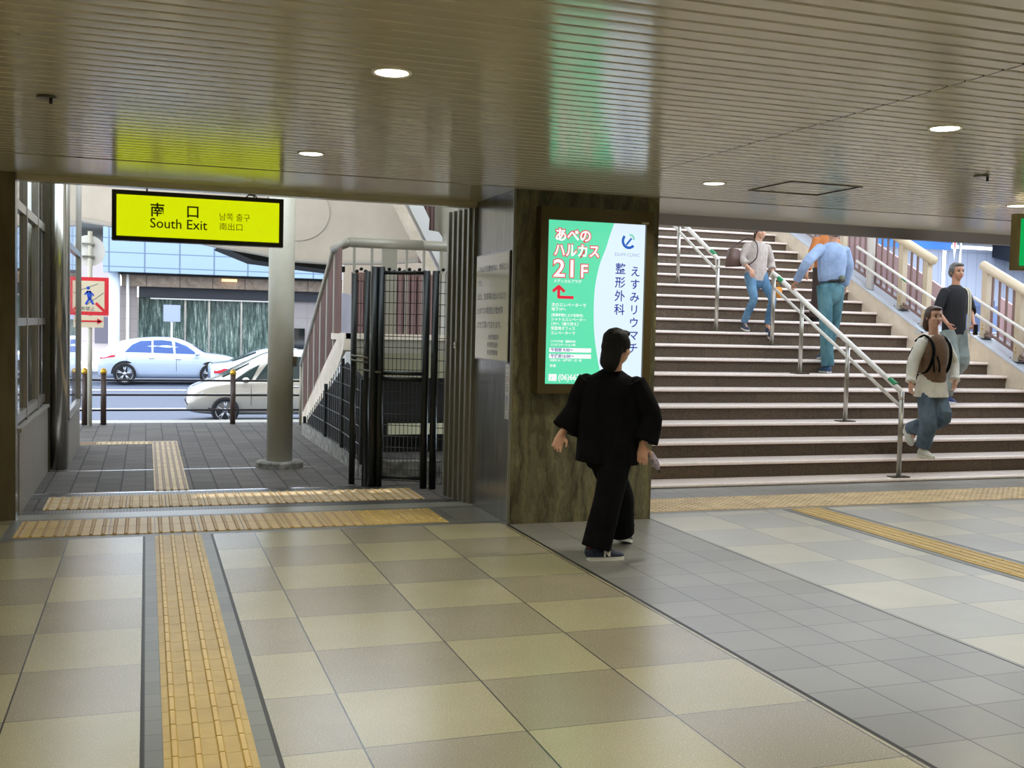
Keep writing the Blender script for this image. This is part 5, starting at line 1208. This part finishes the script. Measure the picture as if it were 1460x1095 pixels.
for s, X in ((-1, 7.775), (1, 7.99)):
    bm = NB(); tube(bm, [(X, 9.46, 1.42), (X, 9.33, 1.485), (X, 9.2, 1.40), (X+.004*s, 9.175, 1.26), (X+.02*s, 9.25, 1.1), (X+.03*s, 9.42, 1.05)], [(.022, .008)]*6, 8, ref=(1, 0, 0), sub=3); mk('shoulder_strap', bm, M['cloth_black'], t, True)
bm = NB()
for dx in (-.01, .035): tube(bm, [(7.78+dx, 9.17, 1.27), (7.775+dx*1.6, 9.15, 1.18), (7.79+dx*1.4, 9.155, 1.10)], [(.012, .004)]*3, 8, ref=(1, 0, 0), sub=3)
mk('strap_end', bm, M['cloth_black'], t, True)

# 6. person in black top behind, higher on the stairs
J = dict(head=(9.14, 10.45, 2.27), neck=(9.13, 10.46, 2.14), rsh=(8.97, 10.45, 2.02), lsh=(9.28, 10.45, 2.02), rel=(8.89, 10.45, 1.80), rwr=(8.93, 10.33, 1.63), rfi=(8.97, 10.28, 1.55), lel=(9.37, 10.45, 1.80), lwr=(9.31, 10.33, 1.63), lfi=(9.25, 10.28, 1.57),
         rhip=(9.05, 10.45, 1.50), lhip=(9.21, 10.45, 1.50), rkn=(9.02, 10.33, 1.14), lkn=(9.2, 10.38, 1.18), ran=(9.03, 10.42, .78), lan=(9.22, 10.66, .93), rtoe=(9.02, 10.24, .69), ltoe=(9.2, 10.5, .85), lheel=(9.22, 10.74, .92))
MBf = dict(skin=SK2, hair=M['hair_grey'], trousers=vary(mat('sage_trousers', lin(128, 138, 132), .85), lin(114, 124, 120), lin(144, 154, 150), 6), top=mat('black_tee', lin(26, 26, 30), .85), shoe=mat('navy_trainer', lin(40, 52, 100), .6), sole=mat('white_trainer_sole', lin(220, 220, 222), .5), accent=M['black'])
person('person in black T-shirt and pale sage trousers on the stairs behind the brown vest', J, (-.1, -1, 0), .86, MBf,
       dict(top=dict(w=(1.0, .98, 1.02), d=.125, low=.0, sleeve=.1, sr=(.074, .070, .068)), leg=(.112, .108, .09), hip=.145, lpitch=.5, curl=.8))
t = thing('tote_bag_strap', 'long striped cream bag strap hanging down the front of the person in black T-shirt', 'strap', (9.2, 10.3, 1.6))
bm = NB()
for dx in (0, .03): tube(bm, [(9.22+dx, 10.45, 2.07), (9.21+dx, 10.33, 2.02), (9.20+dx, 10.3, 1.8), (9.19+dx, 10.295, 1.52)], [(.012, .003)]*4, 8, ref=(1, 0, 0), sub=3)
mk('strap', bm, mat('cream_strap', lin(190, 180, 156), .7), t, True)
t = thing('phone', 'small phone held low by the person in black T-shirt', 'phone', (9.25, 10.24, 1.55))
mk('case', bxo(9.215, 9.285, 10.225, 10.235, 1.50, 1.63, .003), mat('pink_case', lin(180, 120, 124), .4), t)
mk('screen', bxo(9.22, 9.28, 10.222, 10.225, 1.505, 1.625), M['dark_glass'], t)
